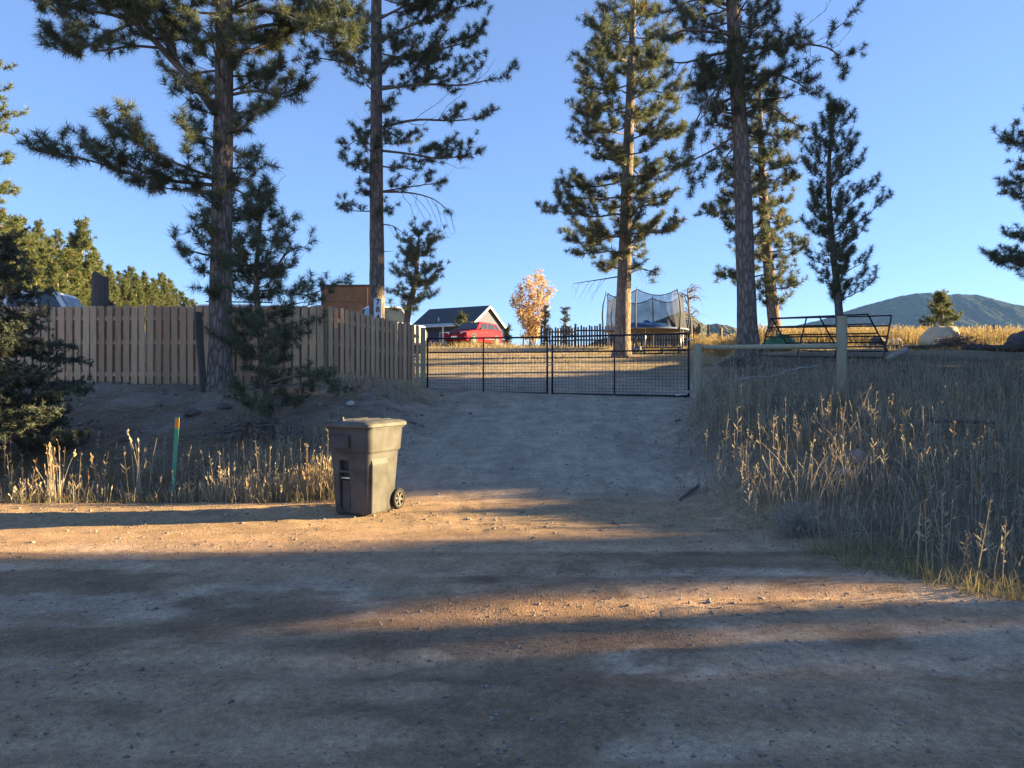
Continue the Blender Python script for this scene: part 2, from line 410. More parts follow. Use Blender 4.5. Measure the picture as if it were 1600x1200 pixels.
# ------------------------------------------------------------------ trees
def bark_mat(name, a, b_, sx=16, sz=4.5):
    m, nt, b = new_mat(name)
    tc = N(nt, 'ShaderNodeTexCoord'); mp = N(nt, 'ShaderNodeMapping'); mp.inputs['Scale'].default_value = (sx, sx, sz)
    nt.links.new(tc.outputs['Object'], mp.inputs[0])
    vo = N(nt, 'ShaderNodeTexVoronoi'); vo.feature = 'DISTANCE_TO_EDGE'; vo.inputs['Scale'].default_value = 1.3
    nz = N(nt, 'ShaderNodeTexNoise'); nz.inputs['Scale'].default_value = 2.5; nz.inputs['Detail'].default_value = 8; nz.inputs['Roughness'].default_value = .7
    nt.links.new(mp.outputs[0], nz.inputs[0])
    mx = N(nt, 'ShaderNodeMixRGB'); mx.inputs[0].default_value = .5
    nt.links.new(mp.outputs[0], mx.inputs[1]); nt.links.new(nz.outputs['Color'], mx.inputs[2]); nt.links.new(mx.outputs[0], vo.inputs['Vector'])
    r = N(nt, 'ShaderNodeValToRGB'); r.color_ramp.elements[0].position = .0; r.color_ramp.elements[1].position = .2
    r.color_ramp.elements[0].color = (.30, .27, .25, 1); r.color_ramp.elements[1].color = (1, 1, 1, 1)
    nt.links.new(vo.outputs['Distance'], r.inputs[0])
    r2 = N(nt, 'ShaderNodeValToRGB'); r2.color_ramp.elements[0].position = .3; r2.color_ramp.elements[1].position = .7
    r2.color_ramp.elements[0].color = (*a, 1); r2.color_ramp.elements[1].color = (*b_, 1)
    nt.links.new(nz.outputs['Fac'], r2.inputs[0])
    mm = N(nt, 'ShaderNodeMixRGB'); mm.blend_type = 'MULTIPLY'; mm.inputs[0].default_value = .7
    nt.links.new(r2.outputs[0], mm.inputs[1]); nt.links.new(r.outputs[0], mm.inputs[2]); nt.links.new(mm.outputs[0], b.inputs['Base Color'])
    ad = N(nt, 'ShaderNodeMath', operation='ADD'); nt.links.new(r.outputs[0], ad.inputs[0]); nt.links.new(nz.outputs['Fac'], ad.inputs[1])
    bp = N(nt, 'ShaderNodeBump'); bp.inputs['Strength'].default_value = .9; bp.inputs['Distance'].default_value = .03
    nt.links.new(ad.outputs[0], bp.inputs['Height']); nt.links.new(bp.outputs[0], b.inputs['Normal'])
    b.inputs['Roughness'].default_value = .95; b.inputs['Specular IOR Level'].default_value = .1
    return m
def leaf_mat(name, a, b_, c_, trans=.35):
    """foliage: tone per tuft from the 'tint' attribute, some light passing through"""
    m, nt, b = new_mat(name)
    at = N(nt, 'ShaderNodeAttribute'); at.attribute_name = 'tint'
    r = N(nt, 'ShaderNodeValToRGB'); e = r.color_ramp.elements
    e[0].position = 0; e[0].color = (*a, 1); e[1].position = .93; e[1].color = (*b_, 1)
    x = e.new(.965); x.color = (*c_, 1)
    nt.links.new(at.outputs['Fac'], r.inputs[0])
    nt.links.new(r.outputs[0], b.inputs['Base Color'])
    b.inputs['Roughness'].default_value = .55; b.inputs['Specular IOR Level'].default_value = .3
    tr = N(nt, 'ShaderNodeBsdfTranslucent'); nt.links.new(r.outputs[0], tr.inputs[0])
    ms = N(nt, 'ShaderNodeMixShader'); ms.inputs[0].default_value = trans
    nt.links.new(b.outputs[0], ms.inputs[1]); nt.links.new(tr.outputs[0], ms.inputs[2])
    nt.links.new(ms.outputs[0], nt.nodes['Material Output'].inputs['Surface'])
    return m
m_bark = bark_mat('pine_bark', (.235, .19, .165), (.335, .275, .235))
m_bark_d = bark_mat('young_bark', (.21, .17, .145), (.32, .26, .22), 26, 9)
m_twig = mat('twig_bark', (.18, .145, .125), .95, .3, 8)
m_dead = mat('dead_wood', (.19, .165, .145), .95, .3, 10)
m_needle = leaf_mat('pine_needles', (.095, .130, .092), (.160, .180, .088), (.28, .19, .08))
m_needle_y = leaf_mat('sun_tinted_pine_needles', (.080, .110, .045), (.180, .200, .070), (.24, .18, .07))  # yellower copy of the pine needles, sunlit tone put into the colour
m_spruce = leaf_mat('spruce_needles', (.060, .086, .062), (.105, .130, .082), (.11, .09, .06), .2)
m_aspen = leaf_mat('aspen_leaves', (.50, .31, .13), (.64, .46, .24), (.52, .29, .10), .4)

NT = []
def unit(v): return v / (np.linalg.norm(v, axis=-1, keepdims=True) + 1e-9)

def tufts_mesh(name, C, D, S, rng, k=40, ln=.17, wd=.011, back=.09, spread=1.0, keep_axis=.75):
    """needle bundles: C centres, D twig directions, S sizes"""
    C = np.asarray(C); D = unit(np.asarray(D)); S = np.asarray(S); n = len(C)
    d = np.repeat(D, k, 0); s = np.repeat(S, k)[:, None]
    rnd = unit(rng.normal(size=(n * k, 3)))
    perp = unit(rnd - d * np.sum(rnd * d, 1, keepdims=True))
    ax = rng.uniform(-.15, 1.0, (n * k, 1)) * keep_axis
    dirv = unit(d * ax + perp * spread * rng.uniform(.45, 1.0, (n * k, 1)) + np.array([0, 0, .08]))
    base = np.repeat(C, k, 0) - d * s * back * rng.uniform(0, 2.2, (n * k, 1))
    L = ln * s * rng.uniform(.65, 1.1, (n * k, 1))
    tip = base + dirv * L
    side = unit(np.cross(dirv, unit(rng.normal(size=(n * k, 3))))) * (wd * s * .5)
    V = np.stack([base + side, tip, base - side], 1).reshape(-1, 3)
    Fc = np.arange(n * k * 3).reshape(-1, 3)
    me = np_mesh(name, V, Fc)
    t = np.repeat(np.clip(rng.beta(1.6, 2.2, n) * .9 + (rng.uniform(0, 1, n) > .985) * .6, 0, 1), k * 3)
    attr(me, 'tint', t)
    return me

class Skel:
    def __init__(self): self.V = []; self.Q = []; self.o = 0
    def tube(self, P, r, n):
        V, Q = tube(P, r, n); self.V.append(V); self.Q.append(Q + self.o); self.o += len(V)
    def mesh(self, name): return np_mesh(name, np.concatenate(self.V), np.concatenate(self.Q))

def path_between(p0, p1, rng, n=8, sag=0.0, wob=.05):
    t = np.linspace(0, 1, n)[:, None]
    P = p0 * (1 - t) + p1 * t
    L = np.linalg.norm(p1 - p0)
    P[:, 2] += (-sag * 4 * t * (1 - t))[:, 0] * L
    w = np.cumsum(rng.normal(size=(n, 3)), 0) * wob * L / n ** .5
    w -= w[0]; w -= t * w[-1]
    return P + w

def limb(P, r0, T, rng, leafy=1.0, sec=1.0, up=.35, dead_droop=False, start=.25, tuft=1.0, sides=6, twig=.26, seclen=1.0, tsp=.105):
    """one branch with its side branches and twigs; returns mesh skeleton, adds tufts to T"""
    S = Skel(); n = len(P); P = np.asarray(P, float)
    L = np.sum(np.linalg.norm(np.diff(P, axis=0), axis=1))
    S.tube(P, r0 * np.linspace(1, .22, n) + .003, sides)
    ns = max(3, int(L * 3.2 * sec))
    for i, t in enumerate(np.linspace(start, .98, ns)):
        f = t * (n - 1); a = int(min(f, n - 2)); p = P[a] + (P[a + 1] - P[a]) * (f - a)
        tg = unit(P[a + 1] - P[a])
        side = unit(np.cross(tg, [0, 0, 1.0]) + 1e-6) * (1 if i % 2 else -1)
        ang = rng.uniform(.5, 1.1)
        if dead_droop: d = unit(tg * .5 + side * .4 * rng.uniform(-1, 1) + np.array([0, 0, -rng.uniform(.2, 1.2)]))
        else: d = unit(tg * math.cos(ang) + side * math.sin(ang) * rng.uniform(.6, 1.1) + np.array([0, 0, rng.uniform(-.15, up * 1.6)]))
        l2 = np.clip((.14 + .34 * (1 - t)) * L * rng.uniform(.6, 1.25), .22, 1.5) * seclen
        q = p + d * l2; q = q + np.array([0, 0, (-.25 if dead_droop else up * .5) * l2])
        B = path_between(p, q, rng, 5, sag=(-.08 if dead_droop else .10), wob=.10)
        S.tube(B, np.linspace(max(.006, r0 * .32 * (1 - .5 * t)), .004, 5), 4)
        live = rng.uniform() < leafy
        nt_ = max(2, int(l2 / (tsp if live else .22)))
        for t2 in np.linspace(.2, 1.0, nt_):
            f2 = t2 * 4; a2 = int(min(f2, 3)); p2 = B[a2] + (B[a2 + 1] - B[a2]) * (f2 - a2)
            d2 = unit(unit(B[a2 + 1] - B[a2]) * .7 + rng.normal(size=3) * .55 + np.array([0, 0, -.25 if dead_droop else up]))
            l3 = twig * rng.uniform(.4, 1.15) * (1.0 if live else .8)
            e = p2 + d2 * l3
            mid = p2 + d2 * l3 * .5 + rng.normal(size=3) * .02
            S.tube(np.stack([p2, mid, e]), [.005, .004, .003], 3)
            if live and rng.uniform() < .92:
                T.append((e, d2, tuft * rng.uniform(.75, 1.15)))
    if leafy > 0: T.append((P[-1], unit(P[-1] - P[-2]), tuft)); T.append(((P[-1] + P[-2]) / 2, unit(P[-1] - P[-2] + np.array([0, 0, .1])), tuft))
    return S

def trunk_mesh(name, P, R, rng, n=18, flare=.35, rough=.05):
    """tapered trunk with root flare and furrowed skin"""
    P = np.asarray(P, float)
    seg = np.concatenate([[0], np.cumsum(np.linalg.norm(np.diff(P, axis=0), axis=1))])
    s = np.concatenate([np.arange(0, 1.2, .1), np.arange(1.2, seg[-1], .25), [seg[-1]]])
    PP = np.stack([np.interp(s, seg, P[:, i]) for i in range(3)], 1)
    for _ in range(2): PP[1:-1] = (PP[:-2] + PP[1:-1] * 2 + PP[2:]) / 4
    RR = np.interp(s, seg, R) * (1 + flare * np.exp(-s / .28))
    V, Q = tube(PP, RR, n)
    ax = np.repeat(PP, n, 0); dv = V - ax
    th = np.tile(np.arange(n), len(s)); zz = np.repeat(s, n)
    nz = fbm(th * .9, zz * 1.6, 3, int(rng.integers(999)))
    nz = nz * .6 + .5 * np.cos(th * 2 * np.pi / n * 5 + 1.3) * np.exp(-zz / .3) * 2
    V = ax + dv * (1 + rough * 2 * nz)[:, None]
    V[:n, 2] -= .25
    return np_mesh(name, V, Q)

def tree(name, label, d, trunk_px, widths, env, seed, nl=40, rise=.12, group=None, needle=None, bark=None, leafy=.95, sec=1.0, up=.35,
         tuft=1.0, k=40, ln=.17, wd=.011, custom=(), dead=(), parts=True, z0=None, limb_r=.045, twig=.26, seclen=1.0, sagf=.06, stubs=0, cat='tree', tsp=.105, join=False):
    """pine from its outline: trunk_px (px,py) bottom to top, env rows (py, left px, right px) = foliage reach, at distance d"""
    rng = np.random.default_rng(seed); s = d / F
    TP = np.array([W(px, py, d) for px, py in trunk_px])
    base = TP[0].copy()
    if z0 is not None: base[2] = z0; TP[0, 2] = z0
    root = empty(name, tuple(base))
    TL = TP - base
    R = np.array(widths) * s / 2
    link('trunk', trunk_mesh('trunk', TL, R, rng), bark or m_bark, root, smooth=True)
    py = [e[0] for e in env]; lft = [e[1] for e in env]; rgt = [e[2] for e in env]
    tz = TP[:, 2]; order = np.argsort(tz)
    def ax(z): return np.array([np.interp(z, tz[order], TP[order, 0]), np.interp(z, tz[order], TP[order, 1]), z])
    T = []; limbs = []
    zs_lo = CAMZ - (py[-1] - 600) * s; zs_hi = CAMZ - (py[0] - 600) * s
    golden = 2.399963; phi = rng.uniform(0, 6.28)
    for i in range(nl):
        t = (i + .5) / nl
        t = t ** .93
        z = zs_lo + (zs_hi - zs_lo) * t
        phi += golden + rng.normal() * .25
        yy = 600 - (z - CAMZ) / s
        a = ax(z); cxp = 800 + a[0] / s
        el = max(.12, (cxp - np.interp(yy, py, lft)) * s); er = max(.12, (np.interp(yy, py, rgt) - cxp) * s)
        c_, sn = math.cos(phi), math.sin(phi)
        reach = (er if c_ > 0 else el); deep = (el + er) / 2
        ext = math.sqrt((c_ * reach) ** 2 + (sn * deep) ** 2) * rng.uniform(.5, 1.05)
        ext = max(.15, ext - .1)
        end = a + np.array([c_ * reach, sn * deep, 0]) / max(1e-6, math.hypot(c_ * reach, sn * deep)) * ext
        st = a.copy(); rs = rise * (1 + .8 * t)
        z_st = max(z - ext * rs, zs_lo - .3); st = ax(z_st); end[2] = z + rng.normal() * .12
        P = path_between(st, end, rng, max(5, int(ext * 3) + 4), sag=sagf * rng.uniform(.3, 1.6), wob=.05)
        limbs.append((P, limb_r * (.35 + .65 * (1 - t)) * min(1.0, .35 + ext * .35), leafy, False))
    for P, r, lf, dr in custom: limbs.append((np.array(P), r, lf, dr))
    JS = Skel()
    for i, (P, r, lf, dr) in enumerate(limbs):
        S = limb(P - base, r, T, rng, lf, sec, up, dr, tuft=tuft, twig=twig, seclen=seclen, tsp=tsp)
        if join: JS.V += S.V; JS.Q += [q + JS.o for q in S.Q]; JS.o += S.o
        else: link('limb', S.mesh('limb'), m_twig if lf > 0 else m_dead, root, smooth=True)
    if join: link('branches', JS.mesh('branches'), m_twig, root, smooth=True)
    for i in range(stubs):
        z = rng.uniform(base[2] + 1.0, zs_lo + 1.5); a = ax(z); ph = rng.uniform(0, 6.28); l = rng.uniform(.15, .7)
        P = path_between(a, a + np.array([math.cos(ph), math.sin(ph), -.1]) * l, rng, 4, .05, .1)
        S = Skel(); S.tube(P - base, [.02, .015, .01, .004], 5); link('dead_stub', S.mesh('dead_stub'), m_dead, root)
    if T:
        # leader tuft
        T.append((TL[-1], np.array([0, 0, 1.0]), tuft))
        NT.append((name, len(T), k))
        C = np.array([x[0] for x in T]); D = np.array([x[1] for x in T]); Sx = np.array([x[2] for x in T])
        link('crown', tufts_mesh('crown', C, D, Sx, rng, k, ln, wd), needle or m_needle, root)
    tag(root, label, cat, group)
    return root

def cl(d, pts, r, leafy=1.0, droop=False, dd=None):
    """custom limb through photo points (px,py[,depth offset])"""
    P = np.array([W(p[0], p[1], d + (p[2] if len(p) > 2 else 0)) for p in pts])
    n = max(6, len(P) * 3); t = np.linspace(0, len(P) - 1, n)
    Q = np.stack([np.interp(t, np.arange(len(P)), P[:, i]) for i in range(3)], 1)
    for _ in range(2): Q[1:-1] = (Q[:-2] + 2 * Q[1:-1] + Q[2:]) / 4
    return (Q, r, leafy, droop)

def copy_tree(o, loc, rz, sc, label, group, cat='tree', name=None):
    c_ = o.copy(); COL.objects.link(c_)
    if name: c_.name = name
    c_.location = loc; c_.rotation_euler = (0, 0, rz); c_.scale = (sc, sc, sc * 1.0)
    tag(c_, label, cat, group)
    for ch in o.children:
        k_ = ch.copy(); COL.objects.link(k_); k_.parent = c_
        k_.matrix_parent_inverse = ch.matrix_parent_inverse
    return c_

# --- T1 big pine left of the young one
d = 16.0
t1 = tree('pine_tree', 'large pine with thick trunk in front of the left board fence', d,
  [(343, 612), (345, 450), (347, 300), (350, 150), (351, 0), (350, -150), (345, -340)], [36, 33, 31, 28, 24, 17, 3],
  [(-340, 330, 362), (-200, 240, 450), (-60, 150, 500), (20, 160, 490), (90, 235, 480), (140, 245, 480), (180, 262, 470), (225, 265, 440), (260, 240, 442), (300, 262, 420), (350, 268, 410), (400, 262, 395), (440, 258, 380), (465, 270, 370)], 101,
  tsp=0.09, seclen=1.35, nl=74, tuft=1.1, k=84, ln=0.2, wd=0.0105, limb_r=.05, sec=1.1, z0=hz((343 - 800) / F * d, d) - .02,
  custom=[cl(d, [(337, 175), (305, 130), (270, 95), (240, 62), (215, 38), (190, 10), (150, -25)], .105, .9),
          cl(d, [(225, 45), (180, 22), (120, 15), (60, -5)], .045, 1), cl(d, [(215, 35), (170, 50, .3), (120, 85, .4), (78, 55, .3)], .03, 1),
          cl(d, [(250, 75), (200, 70, -.5), (150, 85, -.8), (100, 40, -.8)], .03, 1), cl(d, [(200, 15), (150, -10, .4), (60, 10, .6)], .03, 1), cl(d, [(262, 88), (262, 50, .5), (200, 0, 1)], .035, 1),
          cl(d, [(340, 290), (290, 285), (220, 278), (150, 252), (85, 240)], .045, 1), cl(d, [(340, 280), (290, 262, -.7), (230, 235, -1), (180, 205, -1)], .035, 1),
          cl(d, [(340, 300), (290, 298, -.4), (240, 292, -.5)], .03, 1),
          cl(d, [(352, 60), (420, 35, .3), (480, 45, .3), (540, 20, .2)], .045, 1), cl(d, [(352, 20), (430, 10, -.6), (500, 60, -.8), (540, 70, -.8)], .035, 1),
          cl(d, [(352, 150), (400, 140, .2), (440, 150, .3), (478, 130, .3)], .035, 1), cl(d, [(350, 90), (420, 70, .5), (505, 20, .7)], .035, 1)])
# --- T2 tall sparse pine carrying the house number
d = 23.0
t2 = tree('pine_tree', 'tall slim pine behind the fence with the house number on its trunk', d,
  [(589, 560), (589, 420), (588, 300), (588, 150), (588, 0), (590, -120), (590, -260)], [25, 23, 21, 18, 16, 10, 3],
  [(-260, 582, 598), (-120, 515, 670), (-20, 520, 740), (40, 515, 735), (90, 540, 735), (140, 545, 720), (200, 545, 700), (260, 540, 690), (310, 545, 660), (340, 560, 630)], 202,
  tsp=0.085, seclen=1.3, nl=54, tuft=1.0, k=70, ln=0.2, wd=0.0125, limb_r=.035, sec=1.25, leafy=0.78, rise=.05, z0=hz((589 - 800) / F * d, d), stubs=7,
  custom=[cl(d, [(592, 65), (640, 40), (690, 20), (740, 5)], .05, .8), cl(d, [(592, 100), (640, 85), (700, 75, .4), (745, 60, .4)], .05, .7), cl(d, [(592, 140), (660, 130), (720, 135), (775, 122)], .045, .65),
          cl(d, [(592, 200), (650, 185), (710, 190, .3), (757, 182, .3)], .045, .35), cl(d, [(592, 235), (640, 240), (690, 250), (737, 240)], .04, .75), cl(d, [(592, 300), (640, 300), (680, 310), (706, 335)], .03, .15, True),
          cl(d, [(592, 350), (615, 352), (640, 372)], .02, 0, True), cl(d, [(592, 300), (640, 292, .5), (690, 285, .8)], .03, .45), cl(d, [(586, 120), (550, 100), (500, 90), (490, 95)], .035, .85), cl(d, [(586, 60), (545, 45), (510, 40)], .03, .9),
          cl(d, [(586, 230), (560, 215), (535, 235)], .025, .9), cl(d, [(586, 330), (555, 330), (536, 325)], .02, .9), cl(d, [(592, 30), (640, 5, -.5), (700, -15, -.8)], .04, .85)])
# --- T2b small round pine further back
d = 27.0
t2b = tree('pine_tree', 'small dark bushy pine between the numbered pine and the blue house', d,
  [(634, 540), (636, 490), (650, 440), (652, 400), (655, 362)], [11, 10, 8, 5, 2],
  [(360, 640, 668), (375, 612, 700), (400, 606, 705), (425, 606, 700), (440, 606, 706), (465, 602, 690), (485, 610, 675)], 303, tsp=0.09, seclen=1.2, nl=36, tuft=1.0, k=56, ln=0.21, wd=0.015, limb_r=.03, sec=1.5, z0=hz(-3.9, d), bark=m_bark_d)
# --- T3 full pine in front of trampoline
d = 30.0
t3 = tree('pine_tree', 'full-crowned tall pine standing in front of the trampoline', d,
  [(972, 560), (974, 470), (977, 380), (981, 250), (986, 120), (990, 0), (994, -95)], [27, 23, 20, 17, 13, 8, 2],
  [(-95, 985, 1002), (-40, 955, 1035), (0, 925, 1060), (40, 895, 1065), (80, 885, 1072), (130, 883, 1078), (170, 858, 1075), (205, 852, 1070), (240, 862, 1060), (262, 885, 1070), (300, 860, 1076), (345, 856, 1078), (380, 850, 1060), (405, 850, 1030), (425, 905, 1005)], 404,
  tsp=0.1, seclen=1.3, leafy=0.88, nl=80, tuft=1.2, k=54, ln=0.23, wd=0.015, limb_r=.05, sec=1.2, z0=hz((972 - 800) / F * d, d) - .05, rise=.02,
  custom=[cl(d, [(968, 432), (930, 438), (896, 443)], .03, 0, True), cl(d, [(982, 428), (1005, 418), (1028, 430)], .025, .3, True), cl(d, [(984, 412), (1010, 424), (1030, 420)], .02, .1, True), cl(d, [(968, 415), (955, 414), (945, 420)], .015, 0)])
# --- T4 tall pine right of drive
d = 20.5
t4 = tree('pine_tree', 'tall straight pine behind the rail with bare drooping limbs on its left', d,
  [(1170, 566), (1167, 480), (1164, 400), (1159, 250), (1150, 100), (1144, 0), (1138, -120), (1132, -300)], [36, 29, 28, 25, 22, 19, 12, 3],
  [(-300, 1125, 1140), (-120, 1045, 1240), (-20, 1050, 1225), (30, 1040, 1250), (80, 1060, 1262), (120, 1075, 1255), (165, 1085, 1245), (205, 1110, 1215)], 505,
  tsp=0.09, seclen=1.3, nl=84, tuft=1.05, k=76, ln=0.2, wd=0.0115, limb_r=.05, sec=1.2, leafy=.85, z0=hz((1170 - 800) / F * d, d) - .05, stubs=8,
  custom=[cl(d, [(1155, 85), (1200, 70), (1260, 68), (1300, 75), (1312, 92)], .04, .5), cl(d, [(1156, 205), (1130, 225), (1095, 245), (1055, 262)], .045, .15, True), cl(d, [(1152, 80), (1110, 85), (1070, 100), (1040, 95)], .05, .5, True),
          cl(d, [(1153, 105), (1115, 112), (1075, 135)], .045, .3, True), cl(d, [(1156, 150), (1120, 160), (1080, 200)], .035, .2, True), cl(d, [(1157, 225), (1135, 240, .5), (1120, 290, .6)], .025, .1, True), cl(d, [(1150, 55), (1110, 50, -.5), (1070, 45, -.8), (1035, 60, -.8)], .05, .7),
          cl(d, [(1158, 180), (1200, 160), (1235, 190), (1255, 200)], .03, .25, True), cl(d, [(1152, 130), (1195, 110), (1240, 125), (1262, 140)], .035, .7), cl(d, [(1146, 10), (1090, -5), (1040, 20)], .05, .8), cl(d, [(1153, 120), (1120, 135, -.8), (1090, 180, -1.2), (1075, 230, -1.2)], .035, .1, True)])
# --- T5 leaning pine behind
d = 29.0
t5 = tree('pine_tree', 'leaning pine behind the black metal panels', d,
  [(1214, 545), (1207, 480), (1199, 400), (1192, 300), (1189, 220), (1186, 120)], [21, 18, 16, 13, 9, 3],
  [(115, 1178, 1196), (150, 1150, 1232), (200, 1125, 1250), (250, 1108, 1258), (300, 1098, 1255), (330, 1090, 1250), (370, 1092, 1258), (410, 1102, 1262), (440, 1140, 1255), (470, 1185, 1245), (485, 1195, 1230)], 606,
  tsp=0.095, seclen=1.2, leafy=0.9, nl=68, tuft=1.15, k=56, ln=0.22, wd=0.0155, limb_r=.04, sec=1.35, z0=hz((1214 - 800) / F * d, d), rise=.0)
# --- T6 young upswept pine
d = 21.5
t6 = tree('pine_tree', 'young pine with upswept bottlebrush branches right of the tall pine', d,
  [(1317, 545), (1308, 450), (1300, 380), (1294, 290), (1297, 220), (1306, 162)], [14, 11, 9, 7, 5, 2],
  [(160, 1300, 1312), (185, 1278, 1335), (215, 1262, 1372), (250, 1250, 1370), (290, 1247, 1388), (330, 1250, 1388), (370, 1252, 1375), (400, 1250, 1395), (425, 1258, 1398), (450, 1285, 1350), (465, 1290, 1335)], 707,
  tsp=0.075, nl=66, tuft=1.0, k=78, ln=0.18, wd=0.011, limb_r=.03, sec=1.35, up=.75, rise=.5, seclen=.62, twig=.2, z0=hz((1317 - 800) / F * d, d), bark=m_bark_d)
# --- T7 young pine in front of the fence
d = 13.2
t7 = tree('pine_tree', 'young pine growing from the bank in front of the board fence', d,
  [(428, 690), (420, 640), (412, 570), (404, 500), (399, 440), (402, 400), (408, 340), (410, 300)], [14, 13, 11, 10, 9, 7, 4, 2],
  [(300, 398, 425), (325, 378, 470), (360, 370, 478), (400, 372, 485), (440, 375, 480), (470, 375, 520), (520, 350, 495), (555, 350, 480), (600, 362, 520), (640, 370, 535)], 808,
  tsp=0.08, seclen=1.1, nl=48, tuft=.95, k=80, ln=0.17, wd=0.0095, limb_r=.028, sec=1.15, leafy=.85, up=.3, twig=.2, z0=hz((428 - 800) / F * d, d) - .03, bark=m_bark_d, rise=.15,
  custom=[cl(d, [(404, 430), (430, 425), (445, 395), (470, 385)], .03, .9), cl(d, [(400, 435), (375, 420), (355, 405)], .028, .7), cl(d, [(402, 455), (440, 452), (480, 465), (530, 440)], .02, .9), cl(d, [(412, 560), (380, 545), (350, 530)], .02, 1), cl(d, [(414, 600), (460, 585), (500, 590), (530, 610)], .02, 1), cl(d, [(408, 530), (440, 520), (490, 500)], .02, 1)])
# --- dark spruce at the left edge
d = 11.5
sp = tree('spruce_tree', 'dark spruce at the left edge in front of the fence', d,
  [(-20, 740), (-15, 600), (-8, 500), (5, 375)], [16, 13, 9, 2],
  [(372, 0, 10), (400, -25, 40), (440, -55, 70), (490, -85, 88), (540, -130, 120), (590, -160, 142), (630, -180, 160), (665, -175, 158), (700, -130, 115)], 909,
  tsp=0.05, nl=120, tuft=1.0, k=46, ln=0.06, wd=0.013, limb_r=.022, sec=3.0, up=.05, twig=.17, seclen=.75, rise=-.15, sagf=.1, needle=m_spruce, bark=m_bark_d, z0=hz((-20 - 800) / F * d, d) - .05, leafy=1.0)
# --- pine reaching in from the right edge
d = 22.0
tr = tree('pine_tree', 'pine whose branches reach in at the right edge of the picture', d,
  [(1700, 560), (1698, 400), (1695, 200), (1692, 60)], [24, 20, 13, 3],
  [(60, 1680, 1705), (150, 1610, 1770), (195, 1576, 1800), (235, 1560, 1810), (260, 1590, 1800), (300, 1572, 1810), (330, 1590, 1800), (370, 1558, 1830), (410, 1550, 1840), (435, 1546, 1830), (450, 1590, 1800)], 111,
  tsp=0.095, seclen=1.2, nl=50, tuft=1.05, k=60, ln=.19, wd=0.0135, limb_r=.045, sec=1.3, z0=hz((1700 - 800) / F * d, d))
# --- sunlit pine at the left edge, tall
d = 48.0
tl = tree('pine_tree', 'tall sunlit pine cut by the left edge of the picture', d,
  [(-45, 470), (-45, 300), (-42, 120), (-40, 40)], [16, 12, 7, 2],
  [(40, -50, -30), (100, -90, 10), (135, -110, 32), (165, -100, 30), (190, -120, 8), (225, -125, 26), (270, -120, 28), (300, -130, 10), (345, -130, 42), (390, -130, 50)], 121,
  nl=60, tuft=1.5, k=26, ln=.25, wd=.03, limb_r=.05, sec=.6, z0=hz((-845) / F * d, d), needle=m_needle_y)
# --- bushy little pine in front of the mountain
d = 50.0
tb = tree('pine_tree', 'small cone-shaped pine in front of the blue mountain', d,
  [(1471, 560), (1471, 500), (1471, 457)], [8, 6, 2],
  [(457, 1466, 1476), (470, 1456, 1487), (485, 1450, 1498), (500, 1442, 1503), (515, 1440, 1502), (530, 1445, 1500)], 131,
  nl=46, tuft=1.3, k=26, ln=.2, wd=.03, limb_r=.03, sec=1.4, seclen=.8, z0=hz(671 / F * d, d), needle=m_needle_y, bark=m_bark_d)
# small spruces by the aspen, shrub-like tree by the house
for px, ytop, yb, w_, sd, lb in ((852, 478, 540, 17, 141, 'small spruce in front of the golden aspen'), (884, 480, 540, 14, 142, 'small spruce just right of the golden aspen'), (792, 512, 545, 10, 143, 'tiny spruce left of the golden aspen')):
    d = 52.0
    tree('spruce_tree', lb, d, [(px, yb + 6), (px, (yb + ytop) / 2), (px, ytop)], [4, 3, 1],
      [(ytop, px - 1.5, px + 1.5), ((ytop * 2 + yb) / 3, px - w_ * .45, px + w_ * .45), (yb - 14, px - w_, px + w_), (yb - 3, px - w_ * .8, px + w_ * .8)], sd,
      nl=30, tuft=1.0, k=20, ln=.14, wd=.03, limb_r=.02, sec=1.4, up=.1, seclen=.8, twig=.2, rise=-.1, needle=m_spruce, bark=m_bark_d, z0=hz((px - 800) / F * d, d))
d = 58.0
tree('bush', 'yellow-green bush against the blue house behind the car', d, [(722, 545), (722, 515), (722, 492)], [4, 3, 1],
  [(491, 718, 727), (498, 712, 731), (508, 708, 732), (520, 706, 730), (532, 708, 728)], 151, nl=26, tuft=1.1, k=22, ln=.16, wd=.04, limb_r=.02, sec=1.2, needle=m_needle_y, bark=m_bark_d, z0=hz(-78 / F * d, d), cat='bush')

